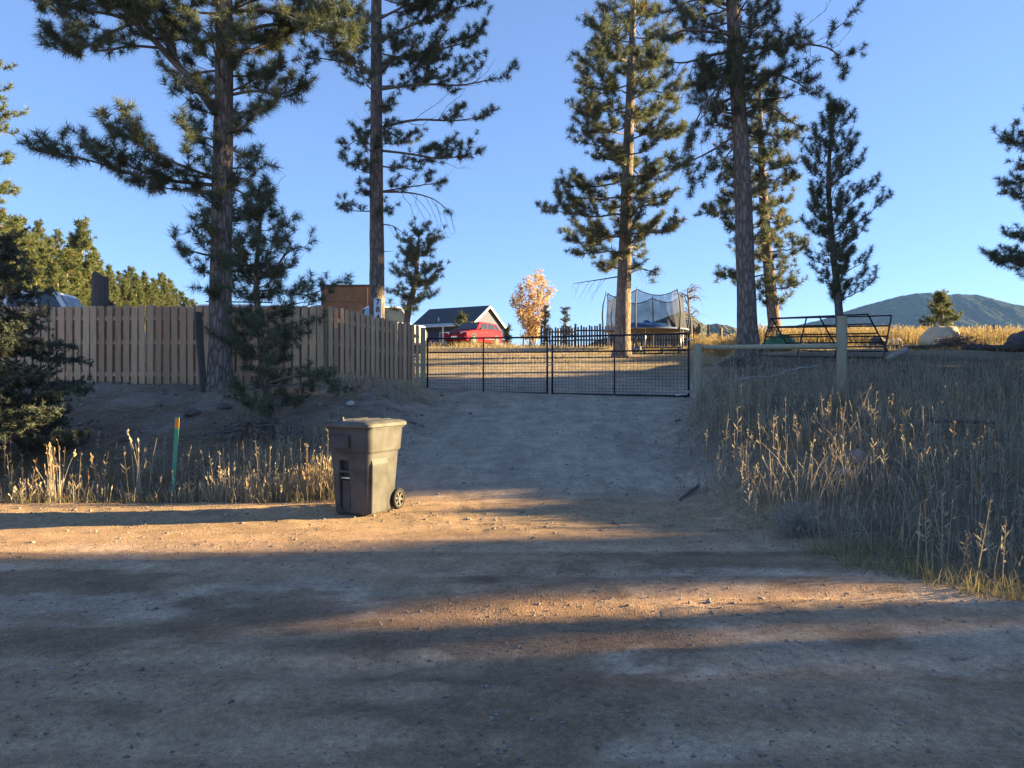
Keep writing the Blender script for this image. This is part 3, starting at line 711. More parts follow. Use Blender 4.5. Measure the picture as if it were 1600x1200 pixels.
# --- golden aspen
def aspen():
    rng = np.random.default_rng(77); d = 60.0; s = d / F
    b0 = np.array([(832 - 800) * s, d, hz(32 * s, d)])
    root = empty('aspen_tree', tuple(b0)); tag(root, 'golden-orange aspen between the red car and the trampoline', 'tree')
    Sk = Skel(); leaves = []
    stems = [(825, 436), (838, 426), (850, 432), (812, 446), (862, 452), (800, 465)]
    for k_, (px, py) in enumerate(stems):
        e = W(px, py, d + rng.normal() * .7) - b0
        P = path_between(np.array([(k_ - 2.5) * .08, 0, -.2]), e, rng, 8, sag=0, wob=.04)
        if k_ == 0: tr_ = P
        Sk.tube(P, np.linspace(.09, .012, 8), 6)
        for t in np.linspace(.18, .98, 24):
            f = t * 7; a = int(min(f, 6)); p = P[a] + (P[a + 1] - P[a]) * (f - a)
            ph = rng.uniform(0, 6.28); l = (1 - t * .6) * rng.uniform(.4, 1.1)
            q = p + np.array([math.cos(ph), math.sin(ph) , rng.uniform(.3, 1.0)]) * l * .8
            Bp = path_between(p, q, rng, 4, 0, .1); Sk.tube(Bp, np.linspace(.018, .005, 4), 4)
            for m_ in range(38):
                leaves.append(Bp[0] + (Bp[-1] - Bp[0]) * rng.uniform(.2, 1.1) + rng.normal(size=3) * .16)
    link('trunk', Sk.mesh('trunk'), mat('aspen_bark', (.42, .39, .33), .9, .25, 12), root, smooth=True)
    C = np.array(leaves); n = len(C)
    a = unit(rng.normal(size=(n, 3))); bb = unit(np.cross(a, rng.normal(size=(n, 3)))); sz = rng.uniform(.05, .10, (n, 1))
    V = np.stack([C - a * sz, C + bb * sz * .8, C + a * sz, C - bb * sz * .8], 1).reshape(-1, 3)
    me = np_mesh('crown', V, np.arange(n * 4).reshape(-1, 4)); attr(me, 'tint', np.repeat(rng.uniform(0, 1, n), 4))
    link('crown', me, m_aspen, root)
aspen()
# --- bare dead tree right of the trampoline
def dead_tree():
    rng = np.random.default_rng(31); d = 39.0
    root = empty('dead_tree', ground(1080, d)); b0 = np.array(root.location)
    Sk = Skel(); P = np.array([W(1080, 545, d), W(1079, 500, d), W(1076, 475, d), W(1074, 450, d)]) - b0
    P[0, 2] = -.1
    t_ = Skel(); t_.tube(P, [.10, .08, .06, .02], 8); link('trunk', t_.mesh('trunk'), m_dead, root, smooth=True)
    for k_ in range(26):
        t = rng.uniform(.35, 1); f = t * 3; a = int(min(f, 2)); p = P[a] + (P[a + 1] - P[a]) * (f - a)
        ph = rng.uniform(0, 6.28); l = rng.uniform(.35, .95)
        e = p + np.array([math.cos(ph), math.sin(ph) * .7, rng.uniform(-.1, .7)]) * l
        B = path_between(p, e, rng, 6, sag=-.2, wob=.16); Sk.tube(B, np.linspace(.025, .008, 6), 4)
        for m_ in range(5):
            q = B[rng.integers(2, 6)]; e2 = q + np.array([rng.normal(), rng.normal(), -abs(rng.normal())]) * .22
            Sk.tube(path_between(q, e2, rng, 4, 0, .2), np.linspace(.01, .006, 4), 3)
    link('branches', Sk.mesh('branches'), m_dead, root)
    tag(root, 'bare dead tree with drooping twigs beside the trampoline net', 'tree')
dead_tree()

# --- wooded hillside on the left: four pines copied
protos = []
for k_ in range(4):
    h = (250, 290, 220, 270)[k_]; w_ = (85, 70, 95, 62)[k_]; d = 30.0; x0 = 800; yb = 600
    rg = np.random.default_rng(900 + k_)
    env = [(yb - h, x0 - 4, x0 + 4)]
    for q in (.12, .25, .4, .55, .7, .85): env.append((yb - h * (1 - q), x0 - w_ * (.25 + .8 * q) * rg.uniform(.75, 1.1), x0 + w_ * (.25 + .8 * q) * rg.uniform(.75, 1.1)))
    env.append((yb - h * .08, x0 - w_ * .6, x0 + w_ * .6))
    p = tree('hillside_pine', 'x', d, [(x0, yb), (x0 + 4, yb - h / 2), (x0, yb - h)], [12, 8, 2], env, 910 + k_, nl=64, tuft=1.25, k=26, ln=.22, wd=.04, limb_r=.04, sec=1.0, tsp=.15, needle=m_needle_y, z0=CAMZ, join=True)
    protos.append(p)
rg = np.random.default_rng(5)
spots = []
for px, py_top, dd in ((128, 352, 78), (75, 372, 92), (30, 345, 84), (8, 372, 62), (-25, 330, 70), (150, 400, 90), (105, 395, 70), (55, 405, 66), (170, 418, 105), (186, 425, 118), (205, 420, 125), (212, 432, 110), (226, 428, 132), (240, 436, 126), (252, 430, 140), (258, 442, 122), (266, 440, 150), (274, 452, 140), (283, 458, 150), (195, 440, 98), (160, 432, 84), (135, 420, 82), (90, 425, 64), (20, 415, 56), (60, 350, 110), (90, 360, 120), (0, 330, 105), (45, 372, 100), (118, 384, 104), (145, 385, 112), (232, 446, 116), (220, 452, 105), (180, 450, 92), (-50, 380, 60), (246, 455, 118), (268, 462, 128), (205, 456, 96), (292, 466, 150), (300, 470, 160), (15, 392, 75), (68, 390, 80), (112, 372, 96), (142, 410, 76), (36, 428, 58), (176, 432, 108), (198, 428, 116), (218, 440, 122), (240, 448, 132), (258, 455, 138), (-15, 350, 88), (82, 410, 74), (122, 430, 72), (156, 448, 80)):
    spots.append((px, py_top, dd))
for i, (px, pt, dd) in enumerate(spots):
    x = (px - 800) / F * dd; z = hz(x, dd); ztop = CAMZ - (pt - 600) / F * dd
    pr = protos[i % 4]; ph = (250, 290, 220, 270)[i % 4] * 30.0 / F
    hgt = max(4.0, min(15.0, ztop - z)); zb = ztop - hgt
    zb = min(zb, z)
    lab = 'round-topped sunlit pine highest beside the open sky on the left hillside' if i == 0 else 'sunlit yellow-green pine in the wood on the left hillside'
    if i < 4:
        o = pr; o.location = (x, dd, zb); o.rotation_euler = (0, 0, rg.uniform(0, 6.28)); sc = (ztop - zb) / ph; o.scale = (sc, sc, sc)
        tag(o, lab, 'tree', 'pines on the left hillside')
    else:
        copy_tree(pr, (x, dd, zb), rg.uniform(0, 6.28), (ztop - zb) / ph, lab, 'pines on the left hillside')

# --- roadside pines out of frame on the right; their shade lies over road, bank and gate
shade = tree('roadside_pine', 'x', 30.0, [(800, 600), (804, 400), (800, 20)], [18, 14, 3],
  [(20, 795, 805), (90, 760, 842), (180, 725, 880), (280, 700, 895), (380, 695, 905), (470, 705, 900), (520, 730, 870)], 920, nl=80, tuft=1.8, k=20, ln=.26, wd=.05, limb_r=.06, sec=.8, z0=CAMZ, join=True)
SU = np.array([math.cos(SUN_AZ), math.sin(SUN_AZ)]); SN = np.array([-SU[1], SU[0]])
SHADE = [(34, 1.4, 1.0), (24, -1.9, 1.0), (30, -5, 1.05), (40, -2.5, 1.1), (46, 1.3, 1.0), (57, 6.6, .9), (61, 6.4, .97), (22, -8, 1.0), (36, -9, 1.1), (28, -13, 1.0), (48, -6, 1.1), (55, 1.2, 1.15), (51, 2.6, .85), (44, 1.9, .95), (47, 2.2, .95), (53, 2.9, .95), (42, 2.5, .9), (49, 3.3, .85), (65, 1.9, 1.0), (66, 1.2, 1.2),
         (26, 13.4, .85), (30, 16.5, 1.0), (36, 13.8, 1.05), (33, 20, 1.0), (41, 18, 1.1), (44, 21.5, 1.05), (48, 14.3, 1.1), (52, 20, 1.2), (27, 20.6, 1.25)]
high = tree('roadside_pine', 'x', 30.0, [(800, 600), (804, 400), (800, -60)], [19, 15, 3],
  [(-60, 795, 805), (20, 750, 850), (120, 722, 880), (220, 715, 885), (310, 720, 885), (345, 740, 862)], 921, nl=60, tuft=1.9, k=22, ln=.26, wd=.055, limb_r=.06, sec=.9, z0=CAMZ, join=True)
for i, (t, s_, sc) in enumerate(((30, 4.75, .98), (31.5, 5.9, 1.0), (29, 3.4, .97), (33, 4.7, 1.06), (35, 4.3, 1.12), (26, 22.6, 1.2), (29.5, 24, 1.2))):
    p = SU * t + SN * s_; lc = (p[0], p[1], hz(p[0], p[1]) - .1); lab = 'bare-trunked high-crowned pine of the roadside stand right of the picture'
    if i == 0: high.location = lc; high.scale = (sc,) * 3; tag(high, lab, 'tree', 'high-crowned roadside pines')
    else: copy_tree(high, lc, i * 1.3, sc, lab, 'high-crowned roadside pines')
for i, (t, s_, sc) in enumerate(SHADE):
    p = SU * t + SN * s_
    lc = (p[0], p[1], hz(p[0], p[1]) - .1)
    lab = 'tall pine of the roadside stand right of the picture'
    if i == 0:
        shade.location = lc; shade.scale = (sc,) * 3; tag(shade, lab, 'tree', 'roadside pines shading the road')
    else: copy_tree(shade, lc, i * 1.7, sc, lab, 'roadside pines shading the road')

# --- unseen juniper thicket out of frame, added to keep low sun off the verge
thk = tree('added_shade_juniper', 'x', 30.0, [(800, 600), (801, 560), (800, 515)], [6, 4, 2], [(513, 790, 810), (530, 765, 836), (555, 755, 846), (580, 756, 848), (592, 765, 836)], 930, nl=46, tuft=1.3, k=34, ln=.2, wd=.05, limb_r=.02, sec=1.5, z0=CAMZ, needle=m_spruce, bark=m_bark_d, cat='bush', join=True)
BUSH = [(15.2, 6.2, .85), (15.8, 7.6, .96), (15.0, 9.0, .96), (15.7, 11.6, 1.5), (15.2, 13.0, 1.5), (16.8, 14.2, 1.6), (17.2, 8.3, 1.06), (17.6, 9.4, 1.0), (16.9, 5.0, .85), (16.2, 3.6, .85), (15.0, 2.0, .8), (17.6, 12.0, 1.7), (18.2, 13.4, 1.7), (19.0, 15, 1.7), (18.5, 7.0, 1.06), (18.8, 8.9, 1.1)]
for i, (t, s_, sc) in enumerate(BUSH):
    p = SU * t + SN * s_; lc = (p[0], p[1], hz(p[0], p[1]) - .05); lab = 'unseen juniper bush added out of frame to shade the right verge'
    if i == 0: thk.location = lc; thk.scale = (sc,) * 3; tag(thk, lab, 'bush', 'added junipers shading the right verge')
    else: copy_tree(thk, lc, i * 2.1, sc, lab, 'added junipers shading the right verge', 'bush')
# ------------------------------------------------------------------ materials for built things
m_cedar = mat('cedar_board', (.62, .385, .225), .85, .2, 5, .35, 60, stretch=(6, 6, .5), objrand=.18, col2=(.70, .45, .27))
m_cedar_r = mat('red_cedar_board', (.54, .31, .19), .85, .25, 5, .35, 60, stretch=(6, 6, .5), objrand=.3)
m_treated = mat('green_treated_timber', (.38, .35, .24), .85, .25, 4, .4, 50, stretch=(8, 8, .6))
m_grey_wood = mat('weathered_grey_wood', (.125, .110, .100), .95, .35, 4, .6, 40, stretch=(9, 9, .6))
m_black_metal = mat('black_powder_coat', (.018, .018, .022), .45, .2, 20)
m_wire = mat('black_wire', (.03, .03, .034), .5, .2, 30)
m_white_paint = mat('white_paint', (.78, .78, .76), .5, .06, 4)
m_galv = mat('galvanised_steel', (.55, .56, .58), .4, .15, 15, metal=.7)
m_glass = mat('dark_glass', (.03, .04, .045), .08, .2, 2, spec=.8)
m_rubber = mat('tyre_rubber', (.022, .022, .023), .85, .25, 20, .2, 60)
m_alloy = mat('alloy_rim', (.09, .09, .095), .6, .1, 10, spec=.2)
m_plastic_dark = mat('dusty_charcoal_plastic', (.040, .041, .045), .6, .4, 3.5, .15, 120, col2=(.088, .088, .086))
m_print = mat('black_print', (.02, .02, .02), .7, .05, 5)

def cyl_between(mb, a, b, r, n=10): mb.tube(np.array([a, b], float), [r, r], n); return mb

# ------------------------------------------------------------------ board fence (left run + run to the gate)
def picket_mesh(h, w, t=.018):
    mb = MB(); c_ = .022
    mb.prism([(-w / 2, 0, 0), (w / 2, 0, 0), (w / 2, 0, h - c_), (w / 2 - c_, 0, h), (-w / 2 + c_, 0, h), (-w / 2, 0, h - c_)], (0, t, 0))
    return mb.mesh('picket', .003)
pk = [picket_mesh(1.80, w_) for w_ in (.128, .138, .145)]
for m_, q in zip(pk, (m_cedar, m_cedar, m_cedar)): m_.materials.append(q)
pk_r = [m_.copy() for m_ in pk]
for m_ in pk_r: m_.materials.clear(); m_.materials.append(m_cedar_r)
def board_fence(name, a, b, za, zb, label, seed, post_step=2.4, step=.186, bw=1.05):
    """shadowbox fence from a to b (x,y); za, zb base heights"""
    rg = random.Random(seed)
    a = np.array(a); b = np.array(b); L = float(np.linalg.norm(b - a)); u = (b - a) / L
    ang = math.atan2(u[1], u[0]); nrm = np.array([u[1], -u[0]])      # towards camera
    root = empty(name, (a[0], a[1], za), ang); tag(root, label, 'fence')
    slope = (zb - za) / L
    n = int(L / (step / 2))
    for i in range(n):
        x = (i + .5) * step / 2
        front = i % 2 == 0
        pool = pk_r if rg.random() < (.38 if front else .75) else pk
        o = bpy.data.objects.new('picket', rg.choice(pool)); COL.objects.link(o); o.parent = root
        o.location = (x + rg.uniform(-.006, .006), (-.062 if front else .024) + rg.uniform(-.003, .003), slope * x + .03 + rg.uniform(-.012, .012))
        o.rotation_euler = (rg.uniform(-.004, .004), rg.uniform(-.008, .008), 0)
        o.scale = (1 if front else bw, 1, rg.uniform(.988, 1.012))
    for hgt in (.22, .95, 1.50):
        x = 0.0
        while x < L - .05:
            x1 = min(L, x + post_step)
            mb = MB(); mb.prism([(x, -.043, slope * x + hgt), (x1 - .004, -.043, slope * x1 + hgt), (x1 - .004, -.043, slope * x1 + hgt + .088), (x, -.043, slope * x + hgt + .088)], (0, .038, 0))
            mb.build('rail', m_cedar, root); x = x1
    x = .05
    while x < L + .01:
        mb = MB(); mb.box((min(x, L - .05), .045 + .022, slope * x + .55), (.089, .089, 2.3)); mb.build('post', m_treated, root, bevel=.004); x += post_step
    return root
FX0 = -13.0
cornx = (507 - 800) / F * 16.9; endx = (654 - 800) / F * 20.4
board_fence('board_fence', (FX0, 16.95), (cornx - .02, 16.95), 1.56, 1.56, 'cedar board fence running level across the left side', 5)
board_fence('board_fence', (cornx + .05, 16.95), (endx, 20.35), 1.56, 1.36, 'short cedar board fence run angling back to the gate', 6, step=.2, bw=1.38)

# posts of treated round timber
def round_post(name, px, d, top_py, r, label, m=m_treated, lean=0):
    p = ground(px, d); top = W(px, top_py, d)[2]; h = top - p[2]
    mb = MB(); zz = [-.4, 0, h * .3, h * .6, h - .015, h]
    rg = np.random.default_rng(int(px))
    a = np.arange(14) / 14 * 2 * np.pi
    rings = []
    for i, z in enumerate(zz):
        rr = r * (1 + .03 * rg.normal()) * (.93 if i == 5 else 1)
        rings.append([(math.cos(t) * rr * (1 + .02 * rg.normal()) + lean * z, math.sin(t) * rr, z) for t in a])
    mb.loft(rings)
    root = mb.build(name, m, smooth=False, bevel=0); root.location = p
    tag(root, label, 'post'); return root, h
round_post('gate_post', 661, 20.45, 512, .075, 'slim treated post ending the board fence at the gate')
rp1, h1 = round_post('fence_post', 1090, 17.4, 537, .112, 'short round treated post just right of the gate')
rp2, h2 = round_post('fence_post', 1315.5, 16.0, 494, .108, 'tall round treated post holding the far end of the rail')
a = W(1094, 543, 17.4); b2 = W(1312, 541, 16.0)
mb = MB(); P = np.array([a + (b2 - a) * t for t in np.linspace(-.01, 1.0, 8)]); mb.tube(P, [.056, .056, .058, .06, .061, .062, .064, .064], 12)
tag(mb.build('fence_rail', m_treated, smooth=True), 'long horizontal round rail between the two treated posts', 'rail')

# ------------------------------------------------------------------ double driveway gate
def gate_leaf(pl, pr, d0, d1, mid, label):
    """pl, pr: (px, top py, bottom py); leaf spans depth d0..d1"""
    A0, A1 = W(pl[0], pl[2], d0), W(pl[0], pl[1], d0)
    B0, B1 = W(pr[0], pr[2], d1), W(pr[0], pr[1], d1)
    root = empty('farm_gate', tuple(A0)); tag(root, label, 'gate', 'black driveway gate leaves')
    o = A0
    def lerp(t, s): return (A0 * (1 - t) + B0 * t) * (1 - s) + (A1 * (1 - t) + B1 * t) * s - o
    def bar(nm, p, q, r=.024): mb = MB(); cyl_between(mb, p, q, r, 10); return mb.build(nm, m_black_metal, root, smooth=True)
    bar('top_rail', lerp(0, 1), lerp(1, 1)); bar('bottom_rail', lerp(0, 0), lerp(1, 0)); bar('middle_rail', lerp(0, .735), lerp(1, .735), .02)
    bar('stile', lerp(0, -.01), lerp(0, 1.01), .026); bar('stile', lerp(1, -.01), lerp(1, 1.01), .026); bar('centre_stile', lerp(mid, 0), lerp(mid, 1), .019)
    mb = MB(); L = float(np.linalg.norm(lerp(1, 0)))
    nv = int(L / .088)
    for i in range(1, nv):
        mb.tube(np.array([lerp(i / nv, 0), lerp(i / nv, .735)]), [.0034, .0034], 4, cap=False)
    for j in range(1, 14):
        s = .735 * j / 14
        mb.tube(np.array([lerp(0, s), lerp(1, s)]), [.0034, .0034], 4, cap=False)
    w_ = mb.build('wire_mesh', m_wire, root); w_['kind'] = 'stuff'
    return root, lerp, o
gl, lerp_l, ol = gate_leaf((668, 529, 611.5), (855, 527, 614.5), 20.4, 19.0, .485, 'left leaf of the black wire gate, next to the board fence')
gr, lerp_r, orr = gate_leaf((863, 526.5, 615), (1076, 521, 619), 18.95, 17.55, .475, 'right leaf of the black wire gate, next to the round post')
for s in (.25, .88):
    mb = MB(); p = lerp_l(0, s); mb.tube(np.array([p, p + np.array([-.10, .02, 0])]), [.012, .012], 8); mb.build('hinge', m_galv, gl)
    p = lerp_r(1, s if s > .5 else .06); mb = MB(); mb.tube(np.array([p + np.array([-.06, -.03, .0]), p + np.array([.0, -.035, .03]), p + np.array([.13, .0, .02])]), [.014, .018, .014], 8); mb.build('hinge', m_galv, gr)
mb = MB(); p = lerp_r(0, .5); q = np.linspace(0, 2 * np.pi, 14); mb.tube(np.stack([p[0] - .05 + .10 * np.cos(q), p[1] + .05 * np.sin(q), p[2] + .02 * np.sin(q * 2)], 1), np.full(14, .008), 6, cap=False)
mb.build('chain', m_galv, gr)
mb = MB(); p = lerp_r(1, 0); mb.tube(np.array([p + np.array([-.32, -.04, .02]), p + np.array([-.12, -.045, .04]), p + np.array([.0, -.05, .09])]), [.012, .014, .014], 8); mb.build('drop_rod', m_galv, gr, smooth=True)

# pale rope lying on the right slope
pts = [(1120, 625, 17.0), (1150, 612, 17.2), (1180, 598, 17.6), (1215, 585, 18.2), (1250, 572, 19.0), (1275, 563, 19.6)]
P = []
for px, py, dd in pts: x = (px - 800) / F * dd; P.append((x, dd, hz(x, dd) + .05))
P = np.array(P); t = np.linspace(0, 5, 26); P = np.stack([np.interp(t, range(6), P[:, i]) for i in range(3)], 1); P[:, 2] = height(P[:, 0], P[:, 1]) + .04
mb = MB(); mb.tube(P, np.full(26, .014), 6); tag(mb.build('pipe', mat('pale_pipe', (.6, .62, .66), .5, .15, 8), smooth=True), 'pale thin pipe lying across the slope right of the gate', 'pipe')

# ------------------------------------------------------------------ house number on the pine
def text_mesh(txt, size):
    cu = bpy.data.curves.new('t', 'FONT'); cu.body = txt; cu.size = size; cu.align_x = 'CENTER'; cu.align_y = 'CENTER'; cu.extrude = .002; cu.offset = .004
    ob = bpy.data.objects.new('t', cu); COL.objects.link(ob)
    dg = bpy.context.evaluated_depsgraph_get(); me = bpy.data.meshes.new_from_object(ob.evaluated_get(dg))
    bpy.data.objects.remove(ob); return me
c0 = W(590.3, 486, 22.72)
sg = empty('house_number_sign', tuple(c0)); tag(sg, 'white board with black house number 784 on the slim pine', 'sign')
mb = MB(); mb.box((0, 0, 0), (.24, .02, .78)); mb.build('board', m_white_paint, sg, bevel=.004)
for k_, ch in enumerate('784'):
    me = text_mesh(ch, .25); o = link('digit', me, m_print, sg); o.rotation_euler = (math.radians(90), 0, 0); o.location = (0, -.0125, .27 - k_ * .235)

# ------------------------------------------------------------------ wheeled trash cart
def rrect(w, dpt, r, z, n=5, cx=0, cy=0):
    pts = []
    for (sx, sy, a0) in ((1, 1, 0), (-1, 1, 90), (-1, -1, 180), (1, -1, 270)):
        for k_ in range(n + 1):
            a = math.radians(a0 + 90 * k_ / n)
            pts.append((cx + sx * (w / 2 - r) + r * math.cos(a), cy + sy * (dpt / 2 - r) + r * math.sin(a), z))
    return pts
def trash_cart():
    x, y = (570 - 800) / F * 9.05, 9.05
    root = empty('trash_cart', (x, y, hz(x, y) + .003), -math.radians(25)); tag(root, 'dark wheeled trash cart standing at the driveway mouth', 'trash cart')
    # local: front = -y, wheels at +y ; body leans out towards the top
    mb = MB(); R = []
    for z, w, dp, r in ((0, .49, .52, .05), (.03, .52, .55, .07), (.30, .545, .60, .08), (.60, .575, .645, .085), (.735, .585, .665, .085), (.75, .625, .705, .09), (.98, .645, .745, .09), (1.02, .65, .75, .09), (1.025, .68, .78, .10), (1.06, .68, .78, .10)):
        R.append(rrect(w, dp, r, z, 5, 0, .0 + (dp - .55) * .12))
    mb.loft(R)
    body = mb.build('body', m_plastic_dark, root, smooth=False)
    # recess with grab bar in the front
    cut = MB(); cut.box((-.075, -.29, .28), (.15, .13, .44)).box((-.075, -.30, .585), (.13, .13, .12)); co = cut.build('cut', m_plastic_dark, root)
    md = body.modifiers.new('b', 'BOOLEAN'); md.object = co; md.operation = 'DIFFERENCE'; md.solver = 'EXACT'
    bpy.context.view_layer.update(); dg = bpy.context.evaluated_depsgraph_get()
    me = bpy.data.meshes.new_from_object(body.evaluated_get(dg)); body.modifiers.clear(); body.data = me
    bm = bmesh.new(); bm.from_mesh(me)
    es = [e for e in bm.edges if len(e.link_faces) == 2 and e.calc_face_angle(0) > .6]
    bmesh.ops.bevel(bm, geom=es, offset=.006, segments=2, affect='EDGES', clamp_overlap=True)
    for f in bm.faces: f.smooth = True
    bm.to_mesh(me); bm.free()
    try: me.set_sharp_from_angle(angle=math.radians(32))
    except Exception: pass
    bpy.data.objects.remove(co)
    mb = MB(); mb.tube(np.array([(-.15, -.262, .43), (.0, -.262, .43)]), [.011, .011], 10); mb.build('grab_bar', mat('bare_steel_bar', (.75, .75, .76), .3, .08, 9, metal=.2), root, smooth=True)
    mb = MB(); mb.box((-.075, -.2555, .22), (.118, .02, .36)); mb.build('front_rib', m_plastic_dark, root, bevel=.006)
    # raised corner column on the right side
    mb = MB(); mb.loft([rrect(.045, .30, .02, .02, 3, .255, -.09), rrect(.045, .33, .02, .60, 3, .283, -.10), rrect(.02, .31, .009, .67, 3, .277, -.10)]); mb.build('side_panel', m_plastic_dark, root, smooth=False, bevel=.008, seg=2)
    # shallow warning panel on the front
    mb = MB(); mb.box((-.09, -.372, .87), (.26, .012, .15), Matrix.Rotation(math.radians(-4), 3, 'X')); mb.build('warning_panel', mat('moulded_panel', (.05, .045, .045), .6, .3, 14), root, bevel=.003)
    # lid
    mb = MB(); R = []
    for z, w, dp, r in ((1.045, .72, .83, .10), (1.05, .735, .845, .10), (1.085, .735, .845, .10), (1.10, .71, .82, .11), (1.118, .62, .70, .12), (1.126, .45, .50, .12)):
        R.append(rrect(w, dp, r, z, 6, 0, .015))
    mb.loft(R); lid = mb.build('lid', mat('dusty_lid_plastic', (.075, .075, .072), .6, .4, 4, .15, 90, col2=(.15, .145, .13)), root, smooth=True)
    try: lid.data.set_sharp_from_angle(angle=math.radians(30))
    except Exception: pass
    for k_ in range(3):
        mb = MB(); mb.box((-.17 + k_ * .17, .03, 1.124), (.022, .52, .016)); mb.build('rib', m_plastic_dark, lid, bevel=.005)
    mb = MB(); mb.box((-.12, -.30, 1.118), (.09, .05, .03)).box((-.10, -.31, 1.145), (.035, .03, .04)); mb.build('latch', m_plastic_dark, lid, bevel=.004)
    mb = MB(); mb.tube(np.array([(-.25, .47, 1.05), (.25, .47, 1.05)]), [.018, .018], 10); mb.build('handle', m_plastic_dark, root, smooth=True)
    for sx in (-1, 1):
        mb = MB(); mb.box((sx * .25, .43, 1.05), (.04, .10, .05)); mb.build('handle_bracket', m_plastic_dark, root, bevel=.006)
        w = empty('wheel', (sx * .285, .30, .128)); w.parent = root
        t = MB(); R = []
        for xx, rr in ((-.03, .095), (-.03, .118), (-.02, .127), (.02, .127), (.03, .118), (.03, .095)):
            R.append([(xx, math.cos(a) * rr, math.sin(a) * rr) for a in np.arange(28) / 28 * 2 * np.pi])
        R.append(R[0]); t.loft(R, cap=False); t.build('tyre', m_rubber, w, smooth=True)
        t = MB(); m_rim = mat('grey_plastic_rim', (.085, .082, .078), .55, .2, 9)
        for a in np.arange(6) / 6 * 2 * np.pi + .3:
            Rm = Matrix.Rotation(a, 3, 'X'); p = Rm @ Vector((0, 0, .055)); t.box(tuple(p), (.034, .026, .075), Rm)
        R = [[(xx, math.cos(a) * rr, math.sin(a) * rr) for a in np.arange(20) / 20 * 2 * np.pi] for xx, rr in ((-.022, .03), (.026, .03))]
        t.loft(R)
        R = [[(xx, math.cos(a) * rr, math.sin(a) * rr) for a in np.arange(28) / 28 * 2 * np.pi] for xx, rr in ((-.024, .083), (-.024, .097), (.024, .097), (.024, .083))]
        R.append(R[0]); t.loft(R, cap=False); t.build('rim', m_rim, w)
    mb = MB(); mb.tube(np.array([(-.27, .30, .128), (.27, .30, .128)]), [.011, .011], 8); mb.build('axle', m_galv, root)
trash_cart()

# ------------------------------------------------------------------ utility marker
p = ground(271, 10.7)
mk = empty('utility_marker', p); tag(mk, 'slim green marker post with orange tip in the left ditch grass', 'marker post')
m_green_pl = mat('green_fibreglass', (.02, .30, .20), .5, .12, 6)
top = W(277, 652, 10.7) - np.array(p); bot = W(268, 770, 10.7) - np.array(p); bot[2] = -.2
u = top - bot; k1 = bot + u * ((1 - .075 / (top[2] - bot[2]) * 1.9))
def strip(a, b, w, t): return [(a[0] - w, a[1], a[2]), (a[0] + w, a[1], a[2]), (b[0] + w, b[1], b[2]), (b[0] - w, b[1], b[2])]
k2 = bot + u * .88; k3 = bot + u * .985
mb = MB(); mb.prism(strip(bot, k2, .030, 0), (0, .008, 0)); mb.build('shaft', m_green_pl, mk)
mb = MB(); mb.prism(strip(k2, k3, .030, 0), (0, .008, 0)); mb.build('orange_band', mat('orange_sheeting', (.80, .30, .03), .45, .08, 6), mk)
mb = MB(); mb.prism(strip(k3, top, .030, 0), (0, .008, 0)); mb.build('tip', mat('green_tip', (.10, .35, .12), .45, .1, 6), mk)

# leaning grey plank against big pine, dark post and stub behind the fence
a0 = ground(318, 15.75); tp = W(309, 491, 15.85)
mb = MB(); u = Vector(tp) - Vector(a0); R = u.to_track_quat('Z', 'Y').to_matrix(); c_ = (Vector(a0) + Vector(tp)) / 2
mb.box(tuple(c_), (.16, .05, u.length + .1), R); tag(mb.build('plank', m_grey_wood, bevel=.006), 'old grey plank leaning on the big left pine', 'plank')
def snag(px0, px1, d, topl, topr, label):
    rg = np.random.default_rng(int(px0)); g = ground((px0 + px1) / 2, d); w = (px1 - px0) / F * d
    mb = MB(); R = []
    zt = [W(px0, topl, d)[2] - g[2], W(px1, topr, d)[2] - g[2]]
    for t in np.linspace(0, 1, 7):
        r_ = []
        for (sx, sy) in ((-1, -.7), (-.3, -1), (.4, -.95), (1, -.6), (1, .7), (0, 1), (-1, .7)):
            zz = (zt[0] + (zt[1] - zt[0]) * (sx + 1) / 2) * t - .3 * (1 - t)
            r_.append((sx * w / 2 * (1 + .04 * rg.normal()), sy * w / 2 * (1 + .05 * rg.normal()), zz + (.04 * rg.normal() if t == 1 else 0)))
        R.append(r_)
    mb.loft(R); o = mb.build('timber_post', m_grey_wood); o.location = g; tag(o, label, 'post')
snag(147, 166, 18.6, 425, 434, 'tall dark weathered timber standing behind the left fence')
snag(167.5, 175.5, 18.9, 469.5, 471, 'short brown post stub beside the tall dark timber')

